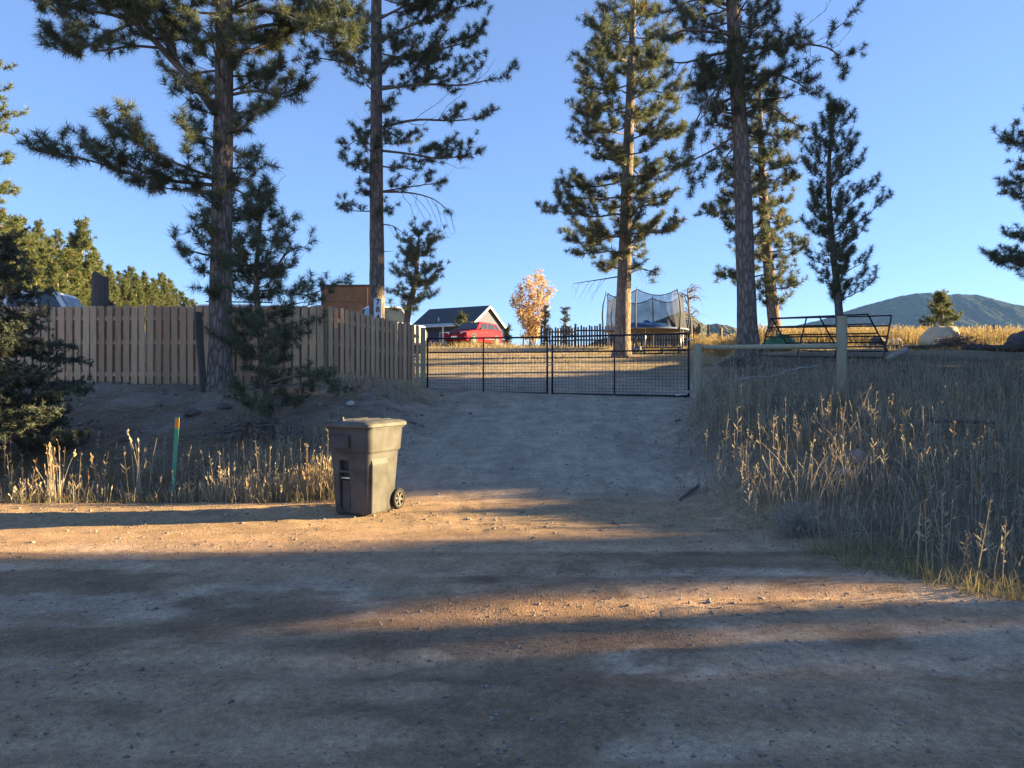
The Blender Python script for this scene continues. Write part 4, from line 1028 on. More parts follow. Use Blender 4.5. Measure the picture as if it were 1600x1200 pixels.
# ------------------------------------------------------------------ vehicles
def vehicle(name, label, cat, loc, rz, Lc, Wd, st, gh, m_paint, wheels, wr_, wins, extra=None):
    """st: (x, half width, z low, z belt) stations along body; gh: greenhouse (x_belt, x_roof, z_roof, half belt, half roof) front..rear; front at -x"""
    root = empty(name, loc, rz); tag(root, label, cat)
    mb = MB(); R = []
    for x, hw, zl, zb in st:
        R.append([(x, -hw * .94, zl), (x, -hw, zl + (zb - zl) * .25), (x, -hw, zl + (zb - zl) * .72), (x, -hw * .965, zb - .03), (x, -hw * .90, zb),
                  (x, hw * .90, zb), (x, hw * .965, zb - .03), (x, hw, zl + (zb - zl) * .72), (x, hw, zl + (zb - zl) * .25), (x, hw * .94, zl)])
    mb.loft(R); body = mb.build('body', m_paint, root, smooth=True, bevel=0)
    try: body.data.set_sharp_from_angle(angle=math.radians(35))
    except Exception: pass
    # wheel wells: dark discs set in the sides, wheels proud of them
    (xb0, xr0, zr0, hb, hr), (xb1, xr1, zr1, _, _) = gh
    zb = lambda x: np.interp(x, [s[0] for s in st], [s[3] for s in st])
    mb = MB()
    def ring(t):
        xb = xb0 + (xb1 - xb0) * t; xr = xr0 + (xr1 - xr0) * t
        zr = zr0 + (zr1 - zr0) * t + .035 * math.sin(math.pi * t)
        z0_ = zb(xb) - .01
        return [(xb, -hb, z0_), (xr, -hr, zr - .05), (xr, -hr * .88, zr), (xr, hr * .88, zr), (xr, hr, zr - .05), (xb, hb, z0_)]
    mb.loft([ring(t) for t in np.linspace(0, 1, 6)]); cab = mb.build('cabin', m_paint, root, smooth=False, bevel=.02, seg=2)
    # windows, 4 mm proud
    def P3(side, t, s):
        r_ = ring(t); a = np.array(r_[0] if side < 0 else r_[5]); b = np.array(r_[1] if side < 0 else r_[4])
        return a * (1 - s) + b * s + np.array([0, side * .006, .003])
    for (t0, t1) in wins:
        for sd in (-1, 1):
            mb = MB(); q = [P3(sd, t0, .12), P3(sd, t1, .12), P3(sd, t1, .92), P3(sd, t0, .92)]; mb.prism(q, (0, -sd * .004, 0)); mb.build('side_window', m_glass, root)
    for t, nm, off in ((0, 'windscreen', -.008), (1, 'rear_window', .008)):
        r_ = [np.array(v) for v in ring(t)]
        q = [r_[0] * .88 + r_[2] * .12, r_[5] * .88 + r_[3] * .12, r_[3] * .92 + r_[5] * .08, r_[2] * .92 + r_[0] * .08]
        q[0][1] *= .94; q[1][1] *= .94
        mb = MB(); mb.prism([v + np.array([off, 0, .004]) for v in q], (-off * .5, 0, 0)); mb.build(nm, m_glass, root)
    for xw in wheels:
        for sd in (-1, 1):
            hw = np.interp(xw, [s[0] for s in st], [s[1] for s in st])
            mb = MB(); a = np.arange(22) / 22 * 2 * np.pi
            mb.loft([[(xw + math.cos(t) * (wr_ + .05), sd * y, wr_ + .02 + math.sin(t) * (wr_ + .05)) for t in a] for y in (hw - .12, hw + .008)]); mb.build('wheel_arch', m_print, root)
            w = empty('wheel', (xw, sd * (hw - .07), wr_)); w.parent = root
            mb = MB(); mb.loft([[(math.cos(t) * r_, sd * y, math.sin(t) * r_) for t in a] for y, r_ in ((-.08, wr_ * .9), (-.06, wr_), (.075, wr_), (.09, wr_ * .9), (.09, wr_ * .66))]); mb.build('tyre', m_rubber, w, smooth=True)
            mb = MB(); mb.loft([[(math.cos(t) * r_, sd * y, math.sin(t) * r_) for t in a] for y, r_ in ((.088, wr_ * .66), (.096, wr_ * .62), (.10, wr_ * .2))]); mb.build('rim', m_alloy, w)
    if extra: extra(root)
    return root
m_red = mat('plum_red_paint', (.26, .018, .034), .6, .08, 3, coat=.0, spec=.05)
def red_extra(root):
    m_lamp = mat('clear_lamp', (.75, .76, .78), .15, .08, 12); m_blk = mat('black_trim', (.025, .025, .028), .5, .15, 12)
    for sd in (-1, 1):
        mb = MB(); mb.prism([(-2.07, sd * .40, .62), (-1.98, sd * .74, .64), (-1.98, sd * .72, .76), (-2.05, sd * .40, .73)], (-.03, 0, 0)); mb.build('headlight', m_lamp, root, bevel=.01)
        mb = MB(); mb.box((-.62, sd * .90, .98), (.10, .14, .11)); mb.build('mirror', m_blk, root, bevel=.025, seg=2)
        mb = MB(); mb.box((.05, sd * .842, .82), (.16, .02, .03)); mb.build('door_handle', m_blk, root, bevel=.005)
        mb = MB(); mb.box((2.06, sd * .62, .78), (.04, .22, .18)); mb.build('tail_light', mat('red_lamp', (.4, .01, .01), .2, .1, 8), root, bevel=.01)
        mb = MB(); mb.box((-.1, sd * .846, .42), (2.2, .02, .06)); mb.build('side_moulding', m_blk, root, bevel=.005)
        mb = MB(); mb.box((-.48, sd * .845, .66), (.008, .006, .5)); mb.build('door_seam', m_blk, root)
        mb = MB(); mb.box((.62, sd * .845, .66), (.008, .006, .5)); mb.build('door_seam', m_blk, root)
    mb = MB(); mb.box((-2.075, 0, .68), (.03, .72, .10)); mb.build('grille', m_blk, root, bevel=.006)
    mb = MB(); mb.box((-2.10, 0, .40), (.09, 1.5, .16)); mb.build('bumper', m_red, root, bevel=.03, seg=2)
    mb = MB(); mb.box((-2.152, 0, .45), (.012, .40, .10)); mb.build('number_plate', m_white_paint, root)
    mb = MB(); a = np.arange(18) / 18 * 2 * np.pi; mb.tube(np.stack([np.full(19, -2.095), np.cos(np.append(a, 0)) * .05, .68 + np.sin(np.append(a, 0)) * .05], 1), np.full(19, .007), 6, cap=False); mb.build('emblem', m_alloy, root)
cx_ = (741 - 800) / F * 44.5
vehicle('hatchback_car', 'plum-red hatchback parked in front of the dark blue house', 'car', (cx_, 44.5, hz(cx_, 44.5)), math.radians(60), 4.2, 1.7,
  [(-2.08, .70, .30, .66), (-2.0, .79, .24, .74), (-1.5, .84, .22, .85), (-.85, .85, .22, .93), (.2, .85, .22, .94), (1.4, .84, .22, .96), (1.95, .80, .24, .95), (2.08, .74, .30, .90)],
  [(-.98, -.35, 1.42, .80, .62), (2.0, 1.62, 1.40, .78, .60)], m_red, (-1.32, 1.25), .31, [(.10, .40), (.44, .74), (.78, .93)], red_extra)
m_white_car = mat('white_gelcoat', (.74, .74, .72), .35, .06, 3, coat=.3)
cx_ = (72 - 800) / F * 27.0
vehicle('white_van', 'white van with curved roof showing over the left fence', 'van', (cx_ - .6, 27.6, hz(cx_, 27)), math.radians(188), 5.2, 2.0,
  [(-2.6, .8, .35, .95), (-2.4, .92, .3, 1.15), (-1.6, .97, .28, 1.45), (0, .98, .28, 1.5), (2.3, .97, .28, 1.5), (2.55, .93, .35, 1.45)],
  [(-1.75, -.95, 2.62, .93, .80), (2.4, 1.7, 2.66, .93, .80)], m_white_car, (-1.6, 1.6), .36, [(.06, .30), (.34, .62), (.66, .94)])
m_silver = mat('silver_paint', (.45, .46, .48), .35, .08, 3, coat=.4)
cx_ = (337 - 800) / F * 24.5
def rack(root):
    for sd in (-1, 1):
        mb = MB(); mb.tube(np.array([(-.2, sd * .6, 2.06), (1.9, sd * .6, 2.06)]), [.02, .02], 8); mb.build('roof_rail', m_print, root)
vehicle('suv_car', 'dark roof rails of a silver car showing over the fence by the big pine', 'car', (cx_, 24.6, hz(cx_, 24.6) + .05), math.radians(8), 4.7, 1.85,
  [(-2.3, .75, .35, .85), (-2.2, .86, .3, 1.0), (-1.2, .92, .28, 1.15), (0, .92, .28, 1.2), (2.1, .91, .28, 1.2), (2.3, .86, .35, 1.1)],
  [(-1.1, -.4, 1.96, .87, .7), (2.2, 1.95, 1.94, .86, .7)], m_silver, (-1.45, 1.45), .37, [(.10, .36), (.40, .68), (.72, .94)], rack)
# white camper front behind the numbered pine, propane tank
cx_ = (590 - 800) / F * 30.0
vehicle('white_truck', 'white truck cab half hidden by the numbered pine', 'truck', (cx_, 31.5, hz(cx_, 31.5)), math.radians(120), 5.0, 2.0,
  [(-2.5, .8, .4, .95), (-2.35, .93, .35, 1.1), (-.9, .97, .35, 1.25), (.6, .97, .35, 1.25), (2.4, .96, .35, 1.2), (2.5, .93, .4, 1.15)],
  [(-.95, -.25, 2.05, .90, .72), (.9, .7, 2.02, .9, .72)], m_white_car, (-1.55, 1.5), .38, [(.14, .52), (.56, .92)])
def propane():
    d = 33.0; p = ground(641, d); root = empty('propane_tank', p); tag(root, 'white rounded propane tank between the fence end and the blue house', 'tank')
    mb = MB(); zc = W(641, 525, d)[2] - p[2]; r = .52; R = []
    for x, k_ in ((-1.25, .05), (-1.22, .35), (-1.12, .68), (-.95, .92), (-.75, 1), (.0, 1), (.2, .92), (.37, .68), (.47, .35), (.50, .05)):
        R.append([(x, math.cos(a) * r * k_, zc + math.sin(a) * r * k_) for a in np.arange(24) / 24 * 2 * np.pi])
    mb.loft(R); mb.build('shell', m_white_paint, root, smooth=True)
    for x in (-.8, .05): mb = MB(); mb.box((x, 0, (zc - r) / 2 + .05), (.12, .6, max(.1, zc - r + .2))); mb.build('leg', m_galv, root)
    mb = MB(); mb.box((-.35, 0, zc + r + .02), (.3, .3, .14)); mb.build('valve_cover', m_white_paint, root, bevel=.04, seg=2)
propane()

# ------------------------------------------------------------------ orange shed
def shed():
    d = 34.0; x0 = (502 - 800) / F * d; x1 = (581 - 800) / F * d; top = W(0, 447, d)[2]; g = hz(x0, d)
    root = empty('storage_shed', (x0, d, g)); tag(root, 'rust-orange flat-roofed shed behind the fence corner', 'shed')
    w = x1 - x0; h = top - g; mo = mat('rust_orange_panel', (.30, .135, .065), .75, .2, 3, .2, 30, objrand=.08)
    nrow = 4
    for i in range(nrow):
        zb = h * i / nrow; mb = MB(); mb.box((w / 2, 0, zb + h / nrow / 2), (w, .06, h / nrow - .012)); mb.build('panel', mo, root, bevel=.006)
    mb = MB(); mb.box((w / 2, 1.25, h / 2 - .04), (w - .05, 2.4, h - .1)); mb.build('wall', mo, root)
    for x in (.05, w * .9): mb = MB(); mb.box((x, -.045, h / 2), (.09, .05, h)); mb.build('corner_trim', mo, root)
    mb = MB(); mb.box((w / 2, 1.2, h + .03), (w + .08, 2.6, .06)); mb.build('roof', mat('shed_roof', (.16, .10, .07), .8, .2, 4), root)
shed()

# ------------------------------------------------------------------ dark blue house
def house():
    d = 75.0; ang = -math.radians(30); x0 = (737 - 800) / F * d
    root = empty('blue_house', (x0, d, hz(x0, d) - .1), ang); tag(root, 'dark blue single-storey house with dark shingle roof and white trim', 'house')
    L, Wd, ez, rz = 7.2, 6.0, 2.45, 4.35
    mbl = mat('blue_siding', (.060, .085, .155), .75, .12, 3, .25, 25, stretch=(.2, .2, 6)); mrf = mat('dark_shingles', (.060, .066, .078), .9, .3, 5, .5, 22)
    mtrim = mat('house_trim', (.50, .50, .49), .6, .08, 4)
    mb = MB(); mb.box((-L / 2, Wd / 2, ez / 2 - .3), (L, Wd, ez + .6)); mb.build('wall', mbl, root)
    mb = MB(); mb.prism([(0, 0, ez), (0, Wd, ez), (0, Wd / 2, rz)], (-L, 0, 0)); mb.build('gable', mbl, root)
    mgl = mat('gable_shingle', (.06, .078, .13), .75, .2, 9, .3, 30)
    mb = MB(); mb.prism([(.012, .25, ez + .12), (.012, Wd - .25, ez + .12), (.012, Wd / 2, rz - .12)], (.02, 0, 0)); mb.build('gable_cladding', mgl, root)
    ov = .4
    for sd in (0, 1):
        y0 = -ov if sd == 0 else Wd + ov; zz = ez - ov * (rz - ez) / (Wd / 2)
        mb = MB(); mb.prism([(.35, y0, zz), (.35, Wd / 2, rz), (.35, Wd / 2, rz + .14), (.35, y0, zz + .14)], (-L - .7, 0, 0)); rf = mb.build('roof', mrf, root)
        mb = MB(); mb.prism([(.36, y0, zz - .12), (.36, Wd / 2, rz - .12), (.36, Wd / 2, rz + .15), (.36, y0, zz + .15)], (.04, 0, 0)); mb.build('bargeboard', mtrim, root)
    # porch roof along the front, pale metal
    mb = MB(); mb.prism([(.3, -1.7, ez - .42), (.3, -.3, ez - .02), (.3, -.3, ez + .06), (.3, -1.7, ez - .34)], (-L - .6, 0, 0)); pr = mb.build('porch_roof', mat('pale_porch_roof', (.42, .41, .38), .6, .12, 4), root)
    for k_ in range(4): mb = MB(); mb.box((-.1 - k_ * (L - .2) / 3, -1.6, (ez - .42) / 2 - .2), (.12, .12, ez - .1)); mb.build('porch_post', mtrim, root)
    def window(x, z, w, h):
        f = empty('window', (x, -.02, z)); f.parent = root
        for (cx1, cz1, sw, sh) in ((0, h / 2, w + .2, .12), (0, -h / 2, w + .2, .14), (-w / 2 - .04, 0, .12, h), (w / 2 + .04, 0, .12, h)):
            m1 = MB(); m1.box((cx1, 0, cz1), (sw, .08, sh)); m1.build('frame', mtrim, f)
        m1 = MB(); m1.box((0, .01, 0), (w, .03, h)); m1.build('pane', m_glass, f)
        m1 = MB(); m1.box((0, -.012, 0), (w, .02, .05)).box((0, -.012, 0), (.04, .018, h)); m1.build('muntin', mtrim, f)
    window(-3.5, 1.0, .8, 1.15); window(-6.75, 1.0, .7, 1.15); window(-1.3, 1.0, .8, 1.15)
    mb = MB(); mb.tube(np.array([(-4.4, .4, ez + .2), (-4.4, .4, ez + .75)]), [.06, .06], 8); mb.build('vent_pipe', m_galv, root)
house()
# little wooden deck railing left of the house
def deck_rail():
    d = 52.0; p = ground(645, d); root = empty('deck_railing', p); tag(root, 'pale wooden railing between the fence end and the red car', 'railing')
    mt = mat('pale_lumber', (.42, .36, .27), .85, .15, 5); top = W(0, 522, d)[2] - p[2]
    for k_ in range(3): mb = MB(); mb.box((k_ * .48, 0, top / 2), (.10, .10, top + .3)); mb.build('post', mt, root)
    for z in (top - .08, top * .45): mb = MB(); mb.box((.45, -.07, z), (1.1, .04, .12)); mb.build('rail', mt, root)
deck_rail()

# ------------------------------------------------------------------ dark picket fence in the yard
def low_fence(name, a, b, label, n, hgt):
    root = empty(name, (a[0], a[1], hz(*a))); tag(root, label, 'fence')
    mp_ = mat('dark_stained_picket', (.085, .068, .062), .9, .25, 6, objrand=.25)
    mb = MB(); w = .095; mb.prism([(-w / 2, 0, 0), (w / 2, 0, 0), (w / 2, 0, hgt - .06), (0, 0, hgt), (-w / 2, 0, hgt - .06)], (0, .02, 0)); me = mb.mesh('picket'); me.materials.append(mp_)
    rg = random.Random(4); z0 = hz(*a)
    for i in range(n):
        t = i / (n - 1); x = a[0] + (b[0] - a[0]) * t; y = a[1] + (b[1] - a[1]) * t
        o = bpy.data.objects.new('picket', me); COL.objects.link(o); o.parent = root
        o.location = (x - a[0], y - a[1], hz(x, y) - z0 + rg.uniform(-.02, .04)); o.rotation_euler = (0, rg.uniform(-.02, .02), math.atan2(b[1] - a[1], b[0] - a[0])); o.scale = (1, 1, rg.uniform(.96, 1.04))
    u = np.array([b[0] - a[0], b[1] - a[1], hz(*b) - z0])
    for s in (.3, .75): mb = MB(); mb.prism([(0, .03, hgt * s), tuple(u + np.array([0, .03, hgt * s])), tuple(u + np.array([0, .03, hgt * s + .08])), (0, .03, hgt * s + .08)], (0, .04, 0)); mb.build('rail', mp_, root)
    for i in range(0, n, 9):
        t = i / (n - 1); q = u * t; mb = MB(); mb.box((q[0], q[1] + .11, q[2] + hgt / 2), (.1, .1, hgt + .25)); mb.build('post', m_grey_wood, root)
d = 40.0
low_fence('picket_fence', ((846 - 800) / F * d, d), ((898 - 800) / F * d, d), 'left, lower run of dark picket fence beside the aspen', 13, 1.05)
low_fence('picket_fence', ((899.5 - 800) / F * d, d), ((1090 - 800) / F * d, d - .4), 'long run of dark picket fence behind the trampoline', 46, 1.15)
# wire fence posts along the ridge
m_tpost = mat('weathered_fence_post', (.20, .165, .125), .9, .25, 6)
for px, d, top, lb in ((873, 48, 513, 'thin wire-fence post just right of the golden aspen'), (818, 48, 524, 'thin wire-fence post in front of the golden aspen'), (1106, 34, 507, 'leftmost wire-fence post right of the trampoline'), (1127, 34, 512, 'wire-fence post close left of the tall straight pine'), (1436, 31, 511, 'wire-fence post beside the pale mound'), (1553, 31, 507, 'wire-fence post in golden grass near the right edge')):
    g = ground(px, d); h = W(0, top, d)[2] - g[2]; mb = MB(); R = [rrect(.10, .10, .02, z, 2) for z in (-.2, h * .5, h)]; mb.loft(R); o = mb.build('wire_fence_post', m_tpost); o.location = g; o.rotation_euler = (.02, .03 * math.sin(px), px); tag(o, lb, 'post', 'posts of the ridge wire fence')
for (pa, pb) in (((1436, 31), (1553, 31)), ((1106, 34), (1127, 34))):
    for k_, s in enumerate((.45, .95)):
        A = np.array(ground(*pa)) + np.array([0, 0, s * .9]); B = np.array(ground(*pb)) + np.array([0, 0, s * .9]); mb = MB(); mb.tube(np.array([A, (A + B) / 2 - np.array([0, 0, .03]), B]), np.full(3, .006), 4)
        tag(mb.build('fence_wire', m_galv), ('upper' if k_ else 'lower') + ' wire strung between the ridge posts ' + ('beside the pale mound' if pa[0] > 1200 else 'right of the trampoline'), 'wire')

# ------------------------------------------------------------------ trampoline
def trampoline():
    d = 35.5; cxp = 1008; p = ground(cxp, d); root = empty('trampoline', p); tag(root, 'round trampoline with drooping dark safety net behind the full pine', 'trampoline')
    s = d / F; r = 65 * s; zr = W(0, 517, d)[2] - p[2]; ztop = W(0, 459, d)[2] - p[2]
    a = np.linspace(0, 2 * np.pi, 49)
    mb = MB(); mb.tube(np.stack([np.cos(a) * r, np.sin(a) * r, np.full(49, zr)], 1), np.full(49, .03), 8, cap=False); mb.build('ring', m_galv, root, smooth=True)
    mpad = mat('faded_pad', (.12, .18, .30), .8, .2, 5)
    mb = MB(); mb.loft([[(math.cos(t) * k_, math.sin(t) * k_, zr + z) for t in a[:-1]] for k_, z in ((r * 1.03, -.02), (r * 1.03, .045), (r * .86, .03), (r * .86, -.01))], cap=False); mb.build('pad', mpad, root, smooth=True)
    mb = MB(); mb.loft([[(math.cos(t) * r * k_, math.sin(t) * r * k_, zr - .005 - .04 * (1 - k_)) for t in a[:-1]] for k_ in (.86, .5, .05)]); mb.build('mat', m_print, root)
    for k_ in range(6):
        t = k_ * math.pi / 3 + .35; mb = MB(); q = np.array([math.cos(t), math.sin(t), 0]) * r
        mb.tube(np.array([q + np.array([0, 0, -.15]), q * .99 + np.array([0, 0, zr])]), [.024, .024], 8); mb.build('leg', m_galv, root, smooth=True)
    mnet, nt, b = new_mat('net_mesh'); b.inputs['Base Color'].default_value = (.02, .027, .045, 1); b.inputs['Roughness'].default_value = .8
    tcx = N(nt, 'ShaderNodeTexCoord'); nz = N(nt, 'ShaderNodeTexNoise'); nz.inputs['Scale'].default_value = 2.2; nt.links.new(tcx.outputs['Object'], nz.inputs[0])
    mrn = N(nt, 'ShaderNodeMapRange'); mrn.inputs[3].default_value = .36; mrn.inputs[4].default_value = .74; nt.links.new(nz.outputs['Fac'], mrn.inputs[0])
    tb_ = N(nt, 'ShaderNodeBsdfTransparent'); ms = N(nt, 'ShaderNodeMixShader'); nt.links.new(mrn.outputs[0], ms.inputs[0]); nt.links.new(tb_.outputs[0], ms.inputs[1]); nt.links.new(b.outputs[0], ms.inputs[2]); nt.links.new(ms.outputs[0], nt.nodes['Material Output'].inputs['Surface'])
    npole = 6; poles = [(k_ * 2 * math.pi / npole + .15) for k_ in range(npole)]
    V = []; n = 120; rows = 8
    for j in range(rows + 1):
        for i in range(n):
            t = i / n * 2 * math.pi; ph = ((t - poles[0]) / (2 * math.pi / npole)) % 1.0
            sagz = 4 * ph * (1 - ph)
            zt = ztop - .28 * sagz; z = zr + .03 + (zt - zr - .03) * j / rows
            rr = r * (.93 - .05 * sagz * (j / rows) + .012 * math.sin(t * 31 + j * .4) + .05 * (1 - j / rows) ** 2 * (math.cos(t) > .3))
            V.append((math.cos(t) * rr, math.sin(t) * rr, z))
    Q = [(j * n + i, j * n + (i + 1) % n, (j + 1) * n + (i + 1) % n, (j + 1) * n + i) for j in range(rows) for i in range(n)]
    link('net', np_mesh('net', V, Q), mnet, root, smooth=True)
    top = np.array(V[rows * n:] + [V[rows * n]]); mb = MB(); mb.tube(top, np.full(n + 1, .022), 5, cap=False); mb.build('net_hem', m_print, root)
    mp2 = mat('foam_pole_sleeve', (.10, .13, .17), .8, .2, 6)
    for k_, t in enumerate(poles):
        q = np.array([math.cos(t), math.sin(t), 0]); bow = 1.06 if k_ % 2 else 1.12
        mb = MB(); mb.tube(np.array([q * r * 1.02 + [0, 0, .2], q * r * bow + [0, 0, zr + .7], q * r * (bow - .02) + [0, 0, zr + 1.2], q * r * .96 + [0, 0, ztop + .08]]), [.035, .038, .035, .02], 8); mb.build('pole', mp2, root, smooth=True)
    # rumpled blue cover on the mat
tarp_m = mat('blue_tarp', (.03, .22, .62), .5, .2, 4)
def crumple(name, label, cat, p, sx, sy, h, seed, m, yaw=0, parent=None):
    n = 26; U, Vv = np.meshgrid(np.linspace(-1, 1, n), np.linspace(-1, 1, n))
    bmp = np.clip(1 - np.abs(U) ** 3, 0, 1) * np.clip(1 - np.abs(Vv) ** 3, 0, 1)
    Z = h * bmp * (.45 + .55 * fbm(U * 2.2 + seed, Vv * 2.2, 4, seed)) + h * .12
    X = U * sx + .08 * sx * vnoise(U * 4, Vv * 4, seed); Y = Vv * sy + .08 * sy * vnoise(U * 4 + 9, Vv * 4, seed)
    V = np.stack([X, Y, np.maximum(Z, 0)], -1).reshape(-1, 3)
    Q = [(j * n + i, j * n + i + 1, (j + 1) * n + i + 1, (j + 1) * n + i) for j in range(n - 1) for i in range(n - 1)]
    me = np_mesh(name, V, Q); o = link(name, me, m, None, smooth=True); md = o.modifiers.new('s', 'SOLIDIFY'); md.thickness = .01
    o.location = p; o.rotation_euler = (0, 0, yaw); tag(o, label, cat); return o
trampoline()
d = 35.3; gz = W(0, 516, d)
crumple('blue_tarp', 'rumpled bright blue tarp lying on the trampoline', 'tarp', (W(1012, 0, d)[0], d, W(0, 516, d)[2]), 1.05, .8, .62, 3, tarp_m)
crumple('green_tarp', 'green tarp heap beneath the black metal panels', 'tarp', ground(1219, 24.8), .62, .5, .72, 14, mat('green_tarp_cloth', (.02, .16, .07), .6, .25, 5))
crumple('grey_tarp', 'dark tarp bundle on the ground under the trampoline edge', 'tarp', ground(996, 33.2), .42, .3, .42, 12, mat('black_white_plastic', (.05, .055, .07), .45, .5, 5, col2=(.3, .32, .36)))
# pallet-like deck of boards
def pallet():
    d = 32.2; p = ground(1034, d); root = empty('wooden_platform', p, math.radians(-8)); tag(root, 'low weathered plank platform in front of the trampoline', 'platform')
    mt = mat('bleached_plank', (.34, .27, .19), .9, .25, 5, objrand=.15)
    for k_ in range(6): mb = MB(); mb.box((0, -.38 + k_ * .15, .26), (1.75, .135, .03)); o = mb.build('plank', mt, root)
    for x in (-.75, 0, .75): mb = MB(); mb.box((x, 0, .13), (.08, .85, .22)); mb.build('joist', mt, root)
pallet()

# ------------------------------------------------------------------ black metal corral panels
def panel(label, TL, TR, BL, BR, ups, nb=4):
    o = W(*BL); root = empty('corral_panel', tuple(o)); tag(root, label, 'metal panel', 'corral panels propped together')
    A0, A1, B0, B1 = W(*BL) - o, W(*TL) - o, W(*BR) - o, W(*TR) - o
    def lp(t, s): return (A0 * (1 - t) + B0 * t) * (1 - s) + (A1 * (1 - t) + B1 * t) * s
    for j in range(nb + 1): mb = MB(); mb.tube(np.array([lp(0, j / nb), lp(1, j / nb)]), [.022, .022], 8); mb.build('rail', m_black_metal, root, smooth=True)
    for t in ups: mb = MB(); mb.tube(np.array([lp(t, -.01), lp(t, 1.01)]), [.024, .024], 8); mb.build('upright', m_black_metal, root, smooth=True)
panel('front black tube panel leaning between the posts on the right', (1204, 498, 22.9), (1393, 493, 21.6), (1188, 556, 22.0), (1380, 559, 20.8), (0, .31, .62, 1))
panel('rear black tube panel leaning against the front one', (1206, 497.5, 23.0), (1356, 491, 22.4), (1236, 548, 24.3), (1387, 549, 23.6), (0, .5, 1))

# ------------------------------------------------------------------ log, rocks, mound, brush, sticks
def rock(name, label, cat, p, sx, sy, sz, seed, m, flat=.3):
    bm = bmesh.new(); bmesh.ops.create_icosphere(bm, subdivisions=4, radius=1.0)
    rg = np.random.default_rng(seed); off = rg.uniform(0, 99, 3)
    for v in bm.verts:
        c_ = np.array(v.co); a = np.array([c_[0] * 1.3 + off[0]]); b_ = np.array([c_[1] * 1.3 + c_[2] * .9 + off[1]])
        k_ = 1 + .28 * float(fbm(a, b_, 4, seed)[0]) + .06 * float(vnoise(a * 7, b_ * 7, seed)[0])
        v.co = Vector((c_[0] * sx * k_, c_[1] * sy * k_, max(c_[2], -flat) * sz * k_))
    me = bpy.data.meshes.new(name); bm.to_mesh(me); bm.free()
    o = link(name, me, m, None, smooth=True); o.location = (p[0], p[1], p[2] + sz * flat * .6); o.rotation_euler = (0, 0, seed); tag(o, label, cat); return o
m_rock = mat('grey_granite', (.20, .19, .18), .9, .3, 6, .5, 18); m_pink = mat('pinkish_granite', (.32, .22, .17), .9, .25, 6, .5, 20); m_dark_rock = mat('dark_boulder', (.085, .085, .09), .9, .3, 4, .5, 15)
m_pale = mat('pale_tan_canvas', (.55, .46, .32), .85, .15, 3, .3, 14)
rock('boulder', 'large dark boulder at the right edge beside golden grass', 'boulder', ground(1618, 25), .95, .8, .62, 5, m_dark_rock)
rock('hay_mound', 'pale rounded mound behind the brush pile', 'mound', ground(1472, 27.4), .88, .6, .66, 8, m_pale, flat=.0)
rock('rock', 'reddish rock showing upright in the right verge grass', 'rock', ground(1340, 9.6), .12, .10, .15, 21, m_pink)
rock('rock', 'flat pinkish rock below the reddish upright rock', 'rock', ground(1322, 9.3), .14, .10, .07, 22, m_pink)
rock('rock', 'pale stone lying on the bank right of the young pine', 'rock', ground(548, 14.6), .10, .08, .07, 24, mat('pale_stone', (.5, .48, .44), .9, .15, 6))
rock('rock', 'small white rock beside the metal panels near the grass', 'rock', ground(1398, 29.0), .30, .22, .2, 25, mat('white_rock', (.6, .58, .54), .9, .15, 6))
rock('rock', 'grey rock left of the white rock under the panels', 'rock', ground(1372, 28.0), .42, .3, .26, 26, m_dark_rock)
rock('rock', 'pale upright stone in the left ditch grass', 'rock', ground(342, 10.7), .07, .06, .17, 27, m_rock)
CL = ['clod just below the fence corner', 'clod below the angled fence run', 'largest clod on the bank, above the marker post', 'clod high on the bank near the level fence', 'clod under the big left pine', 'clod low on the bank left of the marker post', 'clod on the bank just left of the trash cart', 'clod on the drive edge right of the trash cart', 'clod near the gate below the fence end', 'small clod out on the driveway left side', 'small clod at the right edge of the driveway']
for k_, (px, dd, sz) in enumerate(((545, 15.8, .12), (600, 15.5, .10), (300, 13.8, .16), (250, 14.5, .10), (350, 14.2, .14), (200, 12.5, .12), (480, 12.2, .10), (645, 14.2, .07), (690, 17.5, .06), (735, 15.5, .05), (1060, 14.5, .06))):
    rock('clod', CL[k_], 'clod', ground(px, dd), sz, sz * .8, sz * .6, 40 + k_, mat('dry_clod', (.13, .105, .085), .95, .3, 8, .4, 30) if k_ == 0 else bpy.data.materials['dry_clod'])
def log(name, label, a, b, r, m, seed=1, rag=.06):
    rg = np.random.default_rng(seed); a = np.array(a); b = np.array(b); P = np.array([a + (b - a) * t for t in np.linspace(0, 1, 8)]) + rg.normal(size=(8, 3)) * r * .15
    mb = MB(); mb.tube(P, r * (1 + rag * rg.normal(size=8)), 12); tag(mb.build(name, m, smooth=True, bevel=0), label, 'log')
g1 = np.array(ground(1388, 21.0)); g2 = np.array(ground(1416, 23.2)); log('log', 'pale barkless log lying beside the metal panels', g1 + [0, 0, .08], g2 + [0, 0, .16], .10, mat('bare_log', (.42, .36, .28), .9, .2, 5))
g1 = np.array(ground(1500, 25.2)); g2 = np.array(ground(1600, 24.6)); log('log', 'dark log running to the boulder at the right edge', g1 + [0, 0, .05], g2 + [0, 0, .12], .11, m_grey_wood, 3)
g1 = np.array(ground(1400, 25.8)); g2 = np.array(ground(1452, 25.6)); log('log', 'thin dark log in front of the pale mound', g1 + [0, 0, .06], g2 + [0, 0, .08], .07, m_grey_wood, 4)
g1 = np.array(ground(1452, 11.2)); g2 = np.array(ground(1552, 11.0)); log('log', 'broken dark branch lying in the right verge weeds', g1 + [0, 0, .20], g2 + [0, 0, .24], .035, m_grey_wood, 5, .2)
g1 = np.array(ground(1062, 9.7)); g2 = np.array(ground(1092, 10.2)); log('stick', 'crooked stick at the driveway edge below the right verge', g1 + [0, 0, .02], g2 + [0, 0, .05], .022, m_grey_wood, 6, .2)
